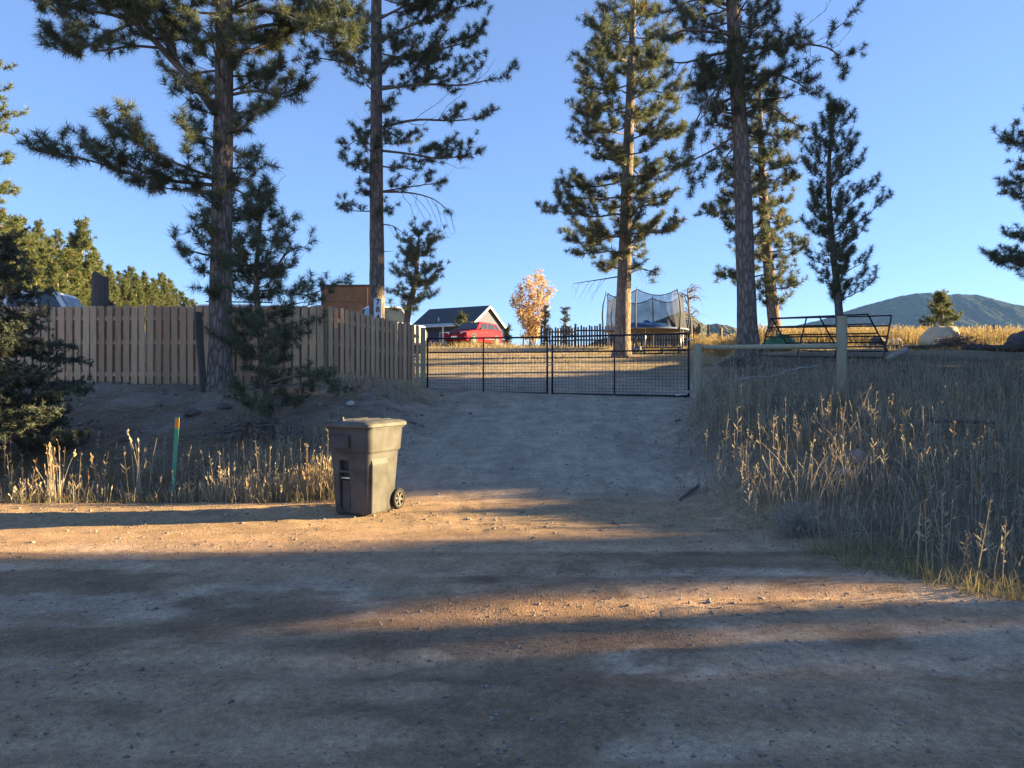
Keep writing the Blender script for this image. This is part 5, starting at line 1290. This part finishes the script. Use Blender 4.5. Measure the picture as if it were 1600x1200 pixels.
def brush(label, px, d, w, h, n, seed, m):
    rg = np.random.default_rng(seed); p = np.array(ground(px, d)); S = Skel()
    for i in range(n):
        c_ = np.array([rg.normal() * w * .45, rg.normal() * w * .3, abs(rg.normal()) * h * .25]); c_[2] = h * .9 * math.exp(-(c_[0] / w) ** 2 * 1.8) * rg.uniform(.1, 1)
        dv = unit(rg.normal(size=3) * np.array([1, .8, .45])); l = rg.uniform(.2, .6) * w * .5
        S.tube(path_between(c_ - dv * l, c_ + dv * l, rg, 4, 0, .1), np.linspace(.014, .005, 4), 3)
    o = link('brush_pile', S.mesh('brush_pile'), m); o.location = p; tag(o, label, 'brush pile')
brush('tangled brush pile in front of the pale mound', 1494, 25.6, .90, .46, 420, 4, m_dead)
brush('heap of pine slash at the foot of the tall straight pine', 1148, 20.0, .6, .22, 130, 5, m_twig)
brush('heap of dead twigs under the young pine on the bank', 400, 12.8, 1.0, .3, 220, 6, m_dead)

def weed_ball(label, px, d, r, n, seed):
    rg = np.random.default_rng(seed); p = np.array(ground(px, d)); S = Skel()
    for i in range(n):
        dv = unit(rg.normal(size=3) + np.array([0, 0, .5])); dv[2] = abs(dv[2]); e = dv * r * rg.uniform(.7, 1.05)
        B = path_between(np.array([0, 0, 0.0]), e, rg, 6, -.15, .18); S.tube(B, np.linspace(.003, .0015, 6), 3)
        for q in range(3):
            b0 = B[rg.integers(2, 6)]; S.tube(np.stack([b0, b0 + rg.normal(size=3) * r * .16]), [.002, .001], 3)
    o = link('weed_ball', S.mesh('weed_ball'), mat('bleached_weed', (.34, .30, .24), .9, .2, 9)); o.location = p; tag(o, label, 'weed')
weed_ball('round pale dried weed at the verge edge near the road', 1248, 7.6, .34, 260, 3)
weed_ball('smaller pale dried weed high in the right verge', 1395, 11.5, .3, 200, 4)
# ------------------------------------------------------------------ grass and gravel (uncountable)
def straw_mat(name, a, b_, c_):
    m, nt, b = new_mat(name)
    at = N(nt, 'ShaderNodeAttribute'); at.attribute_name = 'tint'
    r = N(nt, 'ShaderNodeValToRGB'); e = r.color_ramp.elements; e[0].position = 0; e[0].color = (*a, 1); e[1].position = .75; e[1].color = (*b_, 1); x = e.new(.97); x.color = (*c_, 1)
    nt.links.new(at.outputs['Fac'], r.inputs[0]); nt.links.new(r.outputs[0], b.inputs['Base Color']); b.inputs['Roughness'].default_value = .8; b.inputs['Specular IOR Level'].default_value = .15
    tr = N(nt, 'ShaderNodeBsdfTranslucent'); nt.links.new(r.outputs[0], tr.inputs[0]); ms = N(nt, 'ShaderNodeMixShader'); ms.inputs[0].default_value = .35
    nt.links.new(b.outputs[0], ms.inputs[1]); nt.links.new(tr.outputs[0], ms.inputs[2]); nt.links.new(ms.outputs[0], nt.nodes['Material Output'].inputs['Surface'])
    return m
m_straw = straw_mat('dry_straw', (.21, .175, .135), (.50, .42, .30), (.48, .26, .10))
m_green = straw_mat('weedy_green', (.15, .13, .078), (.29, .25, .14), (.36, .29, .11))
m_gold = straw_mat('golden_grass', (.30, .225, .11), (.48, .37, .19), (.44, .30, .13))
def blades(name, X, Y, Hh, wd, rng, label, mt, lean=.25, seg=3, head=0.0, zoff=0.0, hlen=.09, hw=.011, tint=None):
    """ribbon stems standing on the ground, optional seed heads"""
    n = len(X); Z = height(X, Y) - .01 + zoff
    ph = rng.uniform(0, 6.28, n); ln = rng.gamma(2.0, lean / 2, n)
    dx, dy = np.cos(ph) * ln, np.sin(ph) * ln; fp = rng.uniform(0, 3.14, n); wx, wy = np.cos(fp), np.sin(fp)
    rows = []
    for j in range(seg + 1):
        t = j / seg; c_ = np.stack([X + dx * Hh * t ** 1.8, Y + dy * Hh * t ** 1.8, Z + Hh * t * (1 - .25 * np.minimum(ln, 1.2) * t)], 1)
        w = wd * (1 - .75 * t)
        s_ = np.stack([wx * w, wy * w, np.zeros(n)], 1)
        rows += [c_ - s_, c_ + s_]
    top = c_
    V = np.stack(rows, 1); k = 2 * (seg + 1); V = V.reshape(-1, 3)
    b0 = np.arange(n)[:, None] * k
    Fq = np.concatenate([b0 + np.array([[2 * j, 2 * j + 1, 2 * j + 3, 2 * j + 2]]) for j in range(seg)], 0)
    tv = rng.beta(1.5, 1.8, n) * .95 if tint is None else tint
    T = np.repeat(tv, k)
    if head > 0:
        hm = rng.uniform(0, 1, n) < head; m = int(hm.sum()); tp = top[hm]; dirh = unit(np.stack([dx[hm] * .8, dy[hm] * .8, np.ones(m)], 1))
        vs = []; q = []
        hl = hlen * rng.uniform(.6, 1.4, (m, 1))
        for r_ in range(3):
            a = rng.uniform(0, 6.28, m); sd = np.stack([np.cos(a), np.sin(a), .2 * np.ones(m)], 1) * hw * rng.uniform(.6, 1.5, (m, 1))
            p0 = tp - dirh * hl * (.2 + .28 * r_); p1 = p0 + dirh * hl * .5
            vs += [p0, (p0 + p1) / 2 + sd, p1 + sd * .5, (p0 + p1) / 2 - sd * .4]
        HV = np.stack(vs, 1).reshape(-1, 3); hb = np.arange(m)[:, None] * 12 + len(V)
        HF = np.concatenate([hb + np.array([[4 * r_, 4 * r_ + 1, 4 * r_ + 2, 4 * r_ + 3]]) for r_ in range(3)], 0)
        V = np.concatenate([V, HV]); Fq = np.concatenate([Fq, HF]); T = np.concatenate([T, np.repeat(np.clip(tv[hm] + .15, 0, .9), 12)])
    me = np_mesh(name, V, Fq); attr(me, 'tint', T)
    return tag(link(name, me, mt), label, 'grass', kind='stuff')
def scatter(rng, n, x0, x1, y0, y1, f):
    X = rng.uniform(x0, x1, n); Y = rng.uniform(y0, y1, n); k = rng.uniform(0, 1, n) < f(X, Y); return X[k], Y[k]
G = np.random.default_rng(12)
# right verge
def fr(X, Y):
    w = sstep(.05, .9, X - edge_r(Y) - .12 * vnoise(X * 2, Y * 2, 70)); cl_ = sstep(-.12, .28, fbm(X * 1.1, Y * 1.1, 3, 71))
    return w * (.10 + .90 * cl_) * (1 - .8 * sstep(16.5, 20.5, Y)) * (X < .78 * Y + 1.5)
X, Y = scatter(G, 25000, 2.2, 15, 4.4, 20.5, fr)
Hh = G.uniform(.16, .86, len(X)) * (.5 + .65 * sstep(-.4, .5, fbm(X * .6, Y * .6, 3, 72))); Hh *= (.55 + .45 * sstep(.0, 1.2, X - edge_r(Y))) * (1 - .35 * sstep(15, 19, Y))
blades('dry_grass', X, Y, Hh, .0028 + .0003 * Y, G, 'tall dry seed-headed grass covering the right verge', m_straw, .34, 3, .55, hlen=.10, hw=.009)
X, Y = scatter(G, 26000, 2.2, 15, 4.4, 22, lambda X, Y: sstep(-.05, .6, X - edge_r(Y)) * (X < .78 * Y + 1.5) * (1 - .5 * sstep(16, 21, Y)))
blades('weed_undergrowth', X, Y, G.uniform(.05, .26, len(X)), .005, G, 'low dull weeds under the tall grass of the right verge', m_green, .7, 2)
# stiff dead weed stalks carrying many small seed whorls, spread over the verge
def stalks(n, box, f, label, rng, hmin, hmax):
    X, Y = scatter(rng, n, *box, f); m = len(X); Z = height(X, Y); S = []; Vs = []; Fs = []; o = 0
    H = rng.uniform(hmin, hmax, m); ph = rng.uniform(0, 6.28, m); ln = rng.uniform(0, .22, m)
    q = 10
    base = np.stack([X, Y, Z], 1); top = base + np.stack([np.cos(ph) * ln * H, np.sin(ph) * ln * H, H], 1)
    side = np.stack([-np.sin(ph), np.cos(ph), np.zeros(m)], 1) * .0042
    side2 = np.stack([np.cos(ph), np.sin(ph), np.zeros(m)], 1) * .0042
    V = [base - side, base + side, top + side * .5, top - side * .5, base - side2, base + side2, top + side2 * .5, top - side2 * .5]
    for k in range(q):
        t = rng.uniform(.45, 1.02, (m, 1)); p = base + (top - base) * t; a = rng.uniform(0, 6.28, m); l = rng.uniform(.02, .10, (m, 1)) * (1.35 - t)
        d_ = np.stack([np.cos(a), np.sin(a), rng.uniform(.4, 1.6, m)], 1); e = p + d_ * l; w = np.cross(d_, rng.normal(size=(m, 3))); w = unit(w) * rng.uniform(.004, .010, (m, 1))
        V += [p, p + d_ * l * .6 - w, e, p + d_ * l * .6 + w]
    nv = len(V); VV = np.stack(V, 1).reshape(-1, 3); Fq = (np.arange(m)[:, None, None] * nv + np.arange(nv).reshape(1, -1, 4)).reshape(-1, 4)
    me = np_mesh('weed_stalks', VV, Fq); attr(me, 'tint', np.repeat(rng.beta(1.3, 1.5, m) * .96, nv)); return tag(link('weed_stalks', me, m_straw), label, 'weeds', kind='stuff')
stalks(3000, (2.4, 14, 4.6, 17), lambda X, Y: sstep(.0, .6, X - edge_r(Y)) * (X < .78 * Y + 1.2) * (.25 + .75 * sstep(-.2, .3, fbm(X * .8, Y * .8, 3, 73))), 'stiff dead weed stalks rising from the right verge', G, .25, .82)
stalks(420, (-9, -2.0, 9.6, 11.4), lambda X, Y: .15 + .85 * sstep(-4.7, -3.9, X), 'stiff dead weed stalks in the left ditch', G, .3, .9)
# orange-brown leaves of dock and thistle
X, Y = scatter(G, 900, 2.6, 12, 4.8, 14, lambda X, Y: (sstep(.2, 1, X - edge_r(Y)) * sstep(.15, .4, vnoise(X * 1.3, Y * 1.3, 75))) * (X < .78 * Y + 1))
blades('dock_leaves', X, Y, G.uniform(.2, .5, len(X)), .016, G, 'orange-brown broad weed leaves among the verge grass', m_straw, .4, 3, tint=G.uniform(.9, 1.0, len(X)))
X, Y = scatter(G, 4200, 2.6, 6.5, 4.6, 7.2, lambda X, Y: sstep(-.05, .3, X - edge_r(Y)) * (1 - sstep(.5, 1.6, X - edge_r(Y))))
blades('green_grass', X, Y, G.uniform(.06, .22, len(X)), .006, G, 'green and yellow grass blades at the road edge on the right', m_green, .5, 3, tint=G.uniform(.5, 1, len(X)))
# left ditch
def fl(X, Y): return sstep(9.45, 9.8, Y + .1 * vnoise(X * 2, Y, 76)) * (1 - sstep(10.6, 11.8, Y)) * sstep(-1.9, -2.3, X) * (.25 + .75 * sstep(-.3, .3, fbm(X * 1.1, Y * 1.1, 3, 77)))
X, Y = scatter(G, 17000, -9, -1.9, 9.4, 12, fl)
Hh = G.uniform(.3, .85, len(X)) * (.5 + .6 * sstep(-.4, .4, fbm(X * .7, Y * .3, 3, 78)))
keep = G.uniform(0, 1, len(X)) < .18 + .82 * sstep(-5.0, -3.9, X); X, Y, Hh = X[keep], Y[keep], Hh[keep]; Hh *= .6 + .4 * sstep(-5.2, -3.8, X)
blades('dry_grass', X, Y, Hh, .0045, G, 'tall dry grass in the left ditch behind the trash cart', m_straw, .2, 3, .7, hlen=.12, hw=.013)
X, Y = scatter(G, 16000, -10, -1.9, 9.4, 12.5, lambda X, Y: sstep(9.4, 9.7, Y) * (1 - .9 * sstep(10.4, 12.2, Y)) * sstep(-1.9, -2.2, X))
blades('weed_undergrowth', X, Y, G.uniform(.05, .28, len(X)), .005, G, 'low weeds along the bottom of the left ditch', m_green, .6, 2)
# straw at the bank top and by the young pine
X, Y = scatter(G, 6000, -5.2, -2.0, 11.5, 16.8, lambda X, Y: sstep(0, .4, fbm(X * .8, Y * .8, 3, 79)))
blades('bank_grass', X, Y, G.uniform(.08, .38, len(X)), .005, G, 'sparse pale grass on the bank right of the young pine', m_straw, .35, 2)
# golden yard grass
def fy(X, Y): return sstep(23, 26, Y) * (.06 + .94 * sstep(-.05, .35, fbm(X * .22, Y * .3, 3, 80))) * (np.abs(X) < .75 * Y + 2) * (1 - .8 * np.exp(-((X + 1.5) / 3.5) ** 2) * (Y < 42))
X, Y = scatter(G, 70000, -12, 34, 23, 48, fy)
blades('yard_grass', X, Y, G.uniform(.06, .22, len(X)), .012, G, 'short golden dry grass across the yard beyond the gate', m_gold, .5, 2)
X, Y = scatter(G, 60000, 8.5, 30, 27.5, 36, lambda X, Y: (X < .75 * Y + 2) * sstep(27.8, 30.5, Y) * (.35 + .65 * sstep(-.3, .3, fbm(X * .4, Y * .4, 3, 81))))
blades('ridge_grass', X, Y, G.uniform(.25, .8, len(X)), .009, G, 'tall golden grass along the ridge on the right', m_gold, .22, 3, .6, hlen=.14, hw=.02)
X, Y = scatter(G, 9000, -9, 8, 39, 47, lambda X, Y: sstep(.0, .4, fbm(X * .5, Y * .5, 3, 82)))
blades('yard_weeds', X, Y, G.uniform(.12, .4, len(X)), .014, G, 'dry weeds around the red car and picket fence', m_gold, .4, 2)
# named clumps by the road on the left
def clump(px, d, top, n, label, seed, tint, lean=.12):
    rg = np.random.default_rng(seed); g = ground(px, d); h = W(0, top, d)[2] - g[2]
    X = g[0] + rg.normal(size=n) * .05; Y = g[1] + rg.normal(size=n) * .05
    o = blades('grass_clump', X, Y, h * rg.uniform(.55, 1.05, n), .007, rg, label, m_straw, lean, 4, .8, hlen=.13, hw=.02, tint=np.full(n, tint)); o['kind'] = 'thing'; o['category'] = 'grass clump'
clump(83, 9.75, 690, 22, 'tall tan grass clump standing alone near the left edge', 1, .7)
clump(28, 9.7, 760, 16, 'leaning pale grass tuft by the road at the left edge', 2, .7, .9)
clump(155, 10.2, 698, 3, 'single orange-brown stalk left of the marker post', 3, .97)
clump(218, 10.3, 668, 9, 'tall seedy weed stalks just left of the marker post', 4, .6)
# gravel
def gravel(name, n, f, label, smin, smax, box, seed):
    rg = np.random.default_rng(seed); X, Y = scatter(rg, n, *box, f); m = len(X); s = smin + (smax - smin) * rng_pow(rg, m)
    Z = height(X, Y)
    O = np.array([[1, 0, 0], [-1, 0, 0], [0, 1, 0], [0, -1, 0], [0, 0, 1], [0, 0, -1]], float)
    V = O[None] * rg.uniform(.6, 1.25, (m, 6, 1)) * s[:, None, None] * np.array([1, 1, .65]) + rg.normal(size=(m, 6, 3)) * s[:, None, None] * .15
    a = rg.uniform(0, 6.28, m); ca, sa = np.cos(a)[:, None], np.sin(a)[:, None]
    V = np.stack([V[..., 0] * ca - V[..., 1] * sa, V[..., 0] * sa + V[..., 1] * ca, V[..., 2]], -1) + np.stack([X, Y, Z + s * .15], 1)[:, None, :]
    Fo = np.array([[0, 2, 4], [2, 1, 4], [1, 3, 4], [3, 0, 4], [2, 0, 5], [1, 2, 5], [3, 1, 5], [0, 3, 5]])
    Ft = (np.arange(m)[:, None, None] * 6 + Fo[None]).reshape(-1, 3)
    me = np_mesh(name, V.reshape(-1, 3), Ft); attr(me, 'tint', np.repeat(rg.uniform(0, 1, m), 6))
    tag(link(name, me, m_peb, smooth=True), label, 'gravel', kind='stuff')
def rng_pow(rg, m): return rg.uniform(0, 1, m) ** 4
m_peb, nt, b = new_mat('gravel_stones'); at = N(nt, 'ShaderNodeAttribute'); at.attribute_name = 'tint'
r = N(nt, 'ShaderNodeValToRGB'); e = r.color_ramp.elements; e[0].color = (.13, .105, .09, 1); e[1].color = (.33, .29, .25, 1); nt.links.new(at.outputs['Fac'], r.inputs[0]); nt.links.new(r.outputs[0], b.inputs['Base Color']); b.inputs['Roughness'].default_value = .9
onroad = lambda X, Y: (X < edge_r(Y) + .4) * (X > edge_l(Y) - .6) * (.3 + .7 * sstep(-.2, .3, fbm(X * .8, Y * .8, 3, 91)))
gravel('gravel', 42000, lambda X, Y: onroad(X, Y) * (np.abs(X) < .75 * Y + .5), 'fine loose gravel over the road and drive mouth', .0035, .016, (-8, 6, 2.6, 11), 1)
gravel('gravel', 6000, lambda X, Y: onroad(X, Y), 'scattered stones up the driveway', .006, .03, (-3, 5, 10, 24), 2)
gravel('clods', 2600, lambda X, Y: (X < edge_r(Y) + .3) * np.clip(np.exp(-((Y - 5.15 - .06 * X) / .45) ** 2) * sstep(-1.5, 1, X) + np.exp(-((Y - 8.7) / .5) ** 2) * (X < 2) + .12, 0, 1), 'small dirt clods along the scraped ridges of the road', .008, .032, (-7, 5, 4, 9.6), 3)
gravel('clods', 1500, lambda X, Y: (X < edge_l(Y)) * np.ones_like(X), 'dirt crumbs on the bank below the board fence', .012, .06, (-11, -1.8, 11, 16.6), 4)

# fallen needles and twigs on the bank, the drive edges and under the verge
def litter(n, box, f, label, seed, lmin, lmax, wd, mt):
    rg = np.random.default_rng(seed); X, Y = scatter(rg, n, *box, f); m = len(X)
    a = rg.uniform(0, 6.28, m); l = rg.uniform(lmin, lmax, m) * .5; dx, dy = np.cos(a) * l, np.sin(a) * l
    bend = rg.normal(size=m) * l * .25
    A = np.stack([X - dx, Y - dy, height(X - dx, Y - dy) + .006], 1); B = np.stack([X + dx, Y + dy, height(X + dx, Y + dy) + .006 + rg.uniform(0, .03, m)], 1)
    M = (A + B) / 2 + np.stack([-np.sin(a) * bend, np.cos(a) * bend, np.full(m, .008)], 1)
    w = np.stack([-np.sin(a), np.cos(a), np.full(m, .5)], 1) * wd
    V = np.stack([A - w, A + w, M + w, M - w, B + w * .6, B - w * .6], 1).reshape(-1, 3)
    o = np.arange(m)[:, None] * 6; Fq = np.concatenate([o + np.array([[0, 1, 2, 3]]), o + np.array([[3, 2, 4, 5]])], 0)
    me = np_mesh('twig_litter', V, Fq); attr(me, 'tint', np.repeat(rg.beta(1.2, 2.0, m), 6)); tag(link('twig_litter', me, mt), label, 'litter', kind='stuff')
litter(5200, (-11.5, -1.7, 10.4, 16.8), lambda X, Y: (X < edge_l(Y) + .3) * (.2 + .8 * sstep(-.1, .4, fbm(X * .9, Y * .9, 3, 95))), 'fallen needles and twigs on the bank below the fence', 5, .06, .4, .0045, m_straw)
litter(3200, (2.0, 9, 4.6, 18), lambda X, Y: sstep(-.5, .1, X - edge_r(Y)) * (1 - .7 * sstep(.6, 1.6, X - edge_r(Y))), 'broken straw and twigs along the edge of the right verge', 6, .05, .35, .004, m_straw)
X, Y = scatter(G, 2600, -11, -4.5, 11.2, 16.6, lambda X, Y: sstep(.05, .35, fbm(X * .7, Y * .7, 3, 96)))
blades('bank_grass', X, Y, G.uniform(.06, .26, len(X)), .005, G, 'thin dead grass tufts on the bank under the level fence', m_straw, .45, 2)
# ------------------------------------------------------------------ air
hm = bpy.data.materials.new('thin_blue_air'); hm.use_nodes = True; nt = hm.node_tree
for n in list(nt.nodes):
    if n.type != 'OUTPUT_MATERIAL': nt.nodes.remove(n)
pv = N(nt, 'ShaderNodeVolumePrincipled'); pv.inputs['Color'].default_value = (.18, .46, 1.0, 1); pv.inputs['Density'].default_value = .00005; pv.inputs['Anisotropy'].default_value = .0
nt.links.new(pv.outputs[0], nt.nodes['Material Output'].inputs['Volume'])
mb = MB(); mb.box((0, 2150, 170), (9400, 5300, 500)); hzo = mb.build('haze', hm)
tag(hzo, 'thin blue air over the valley', 'haze', kind='stuff')
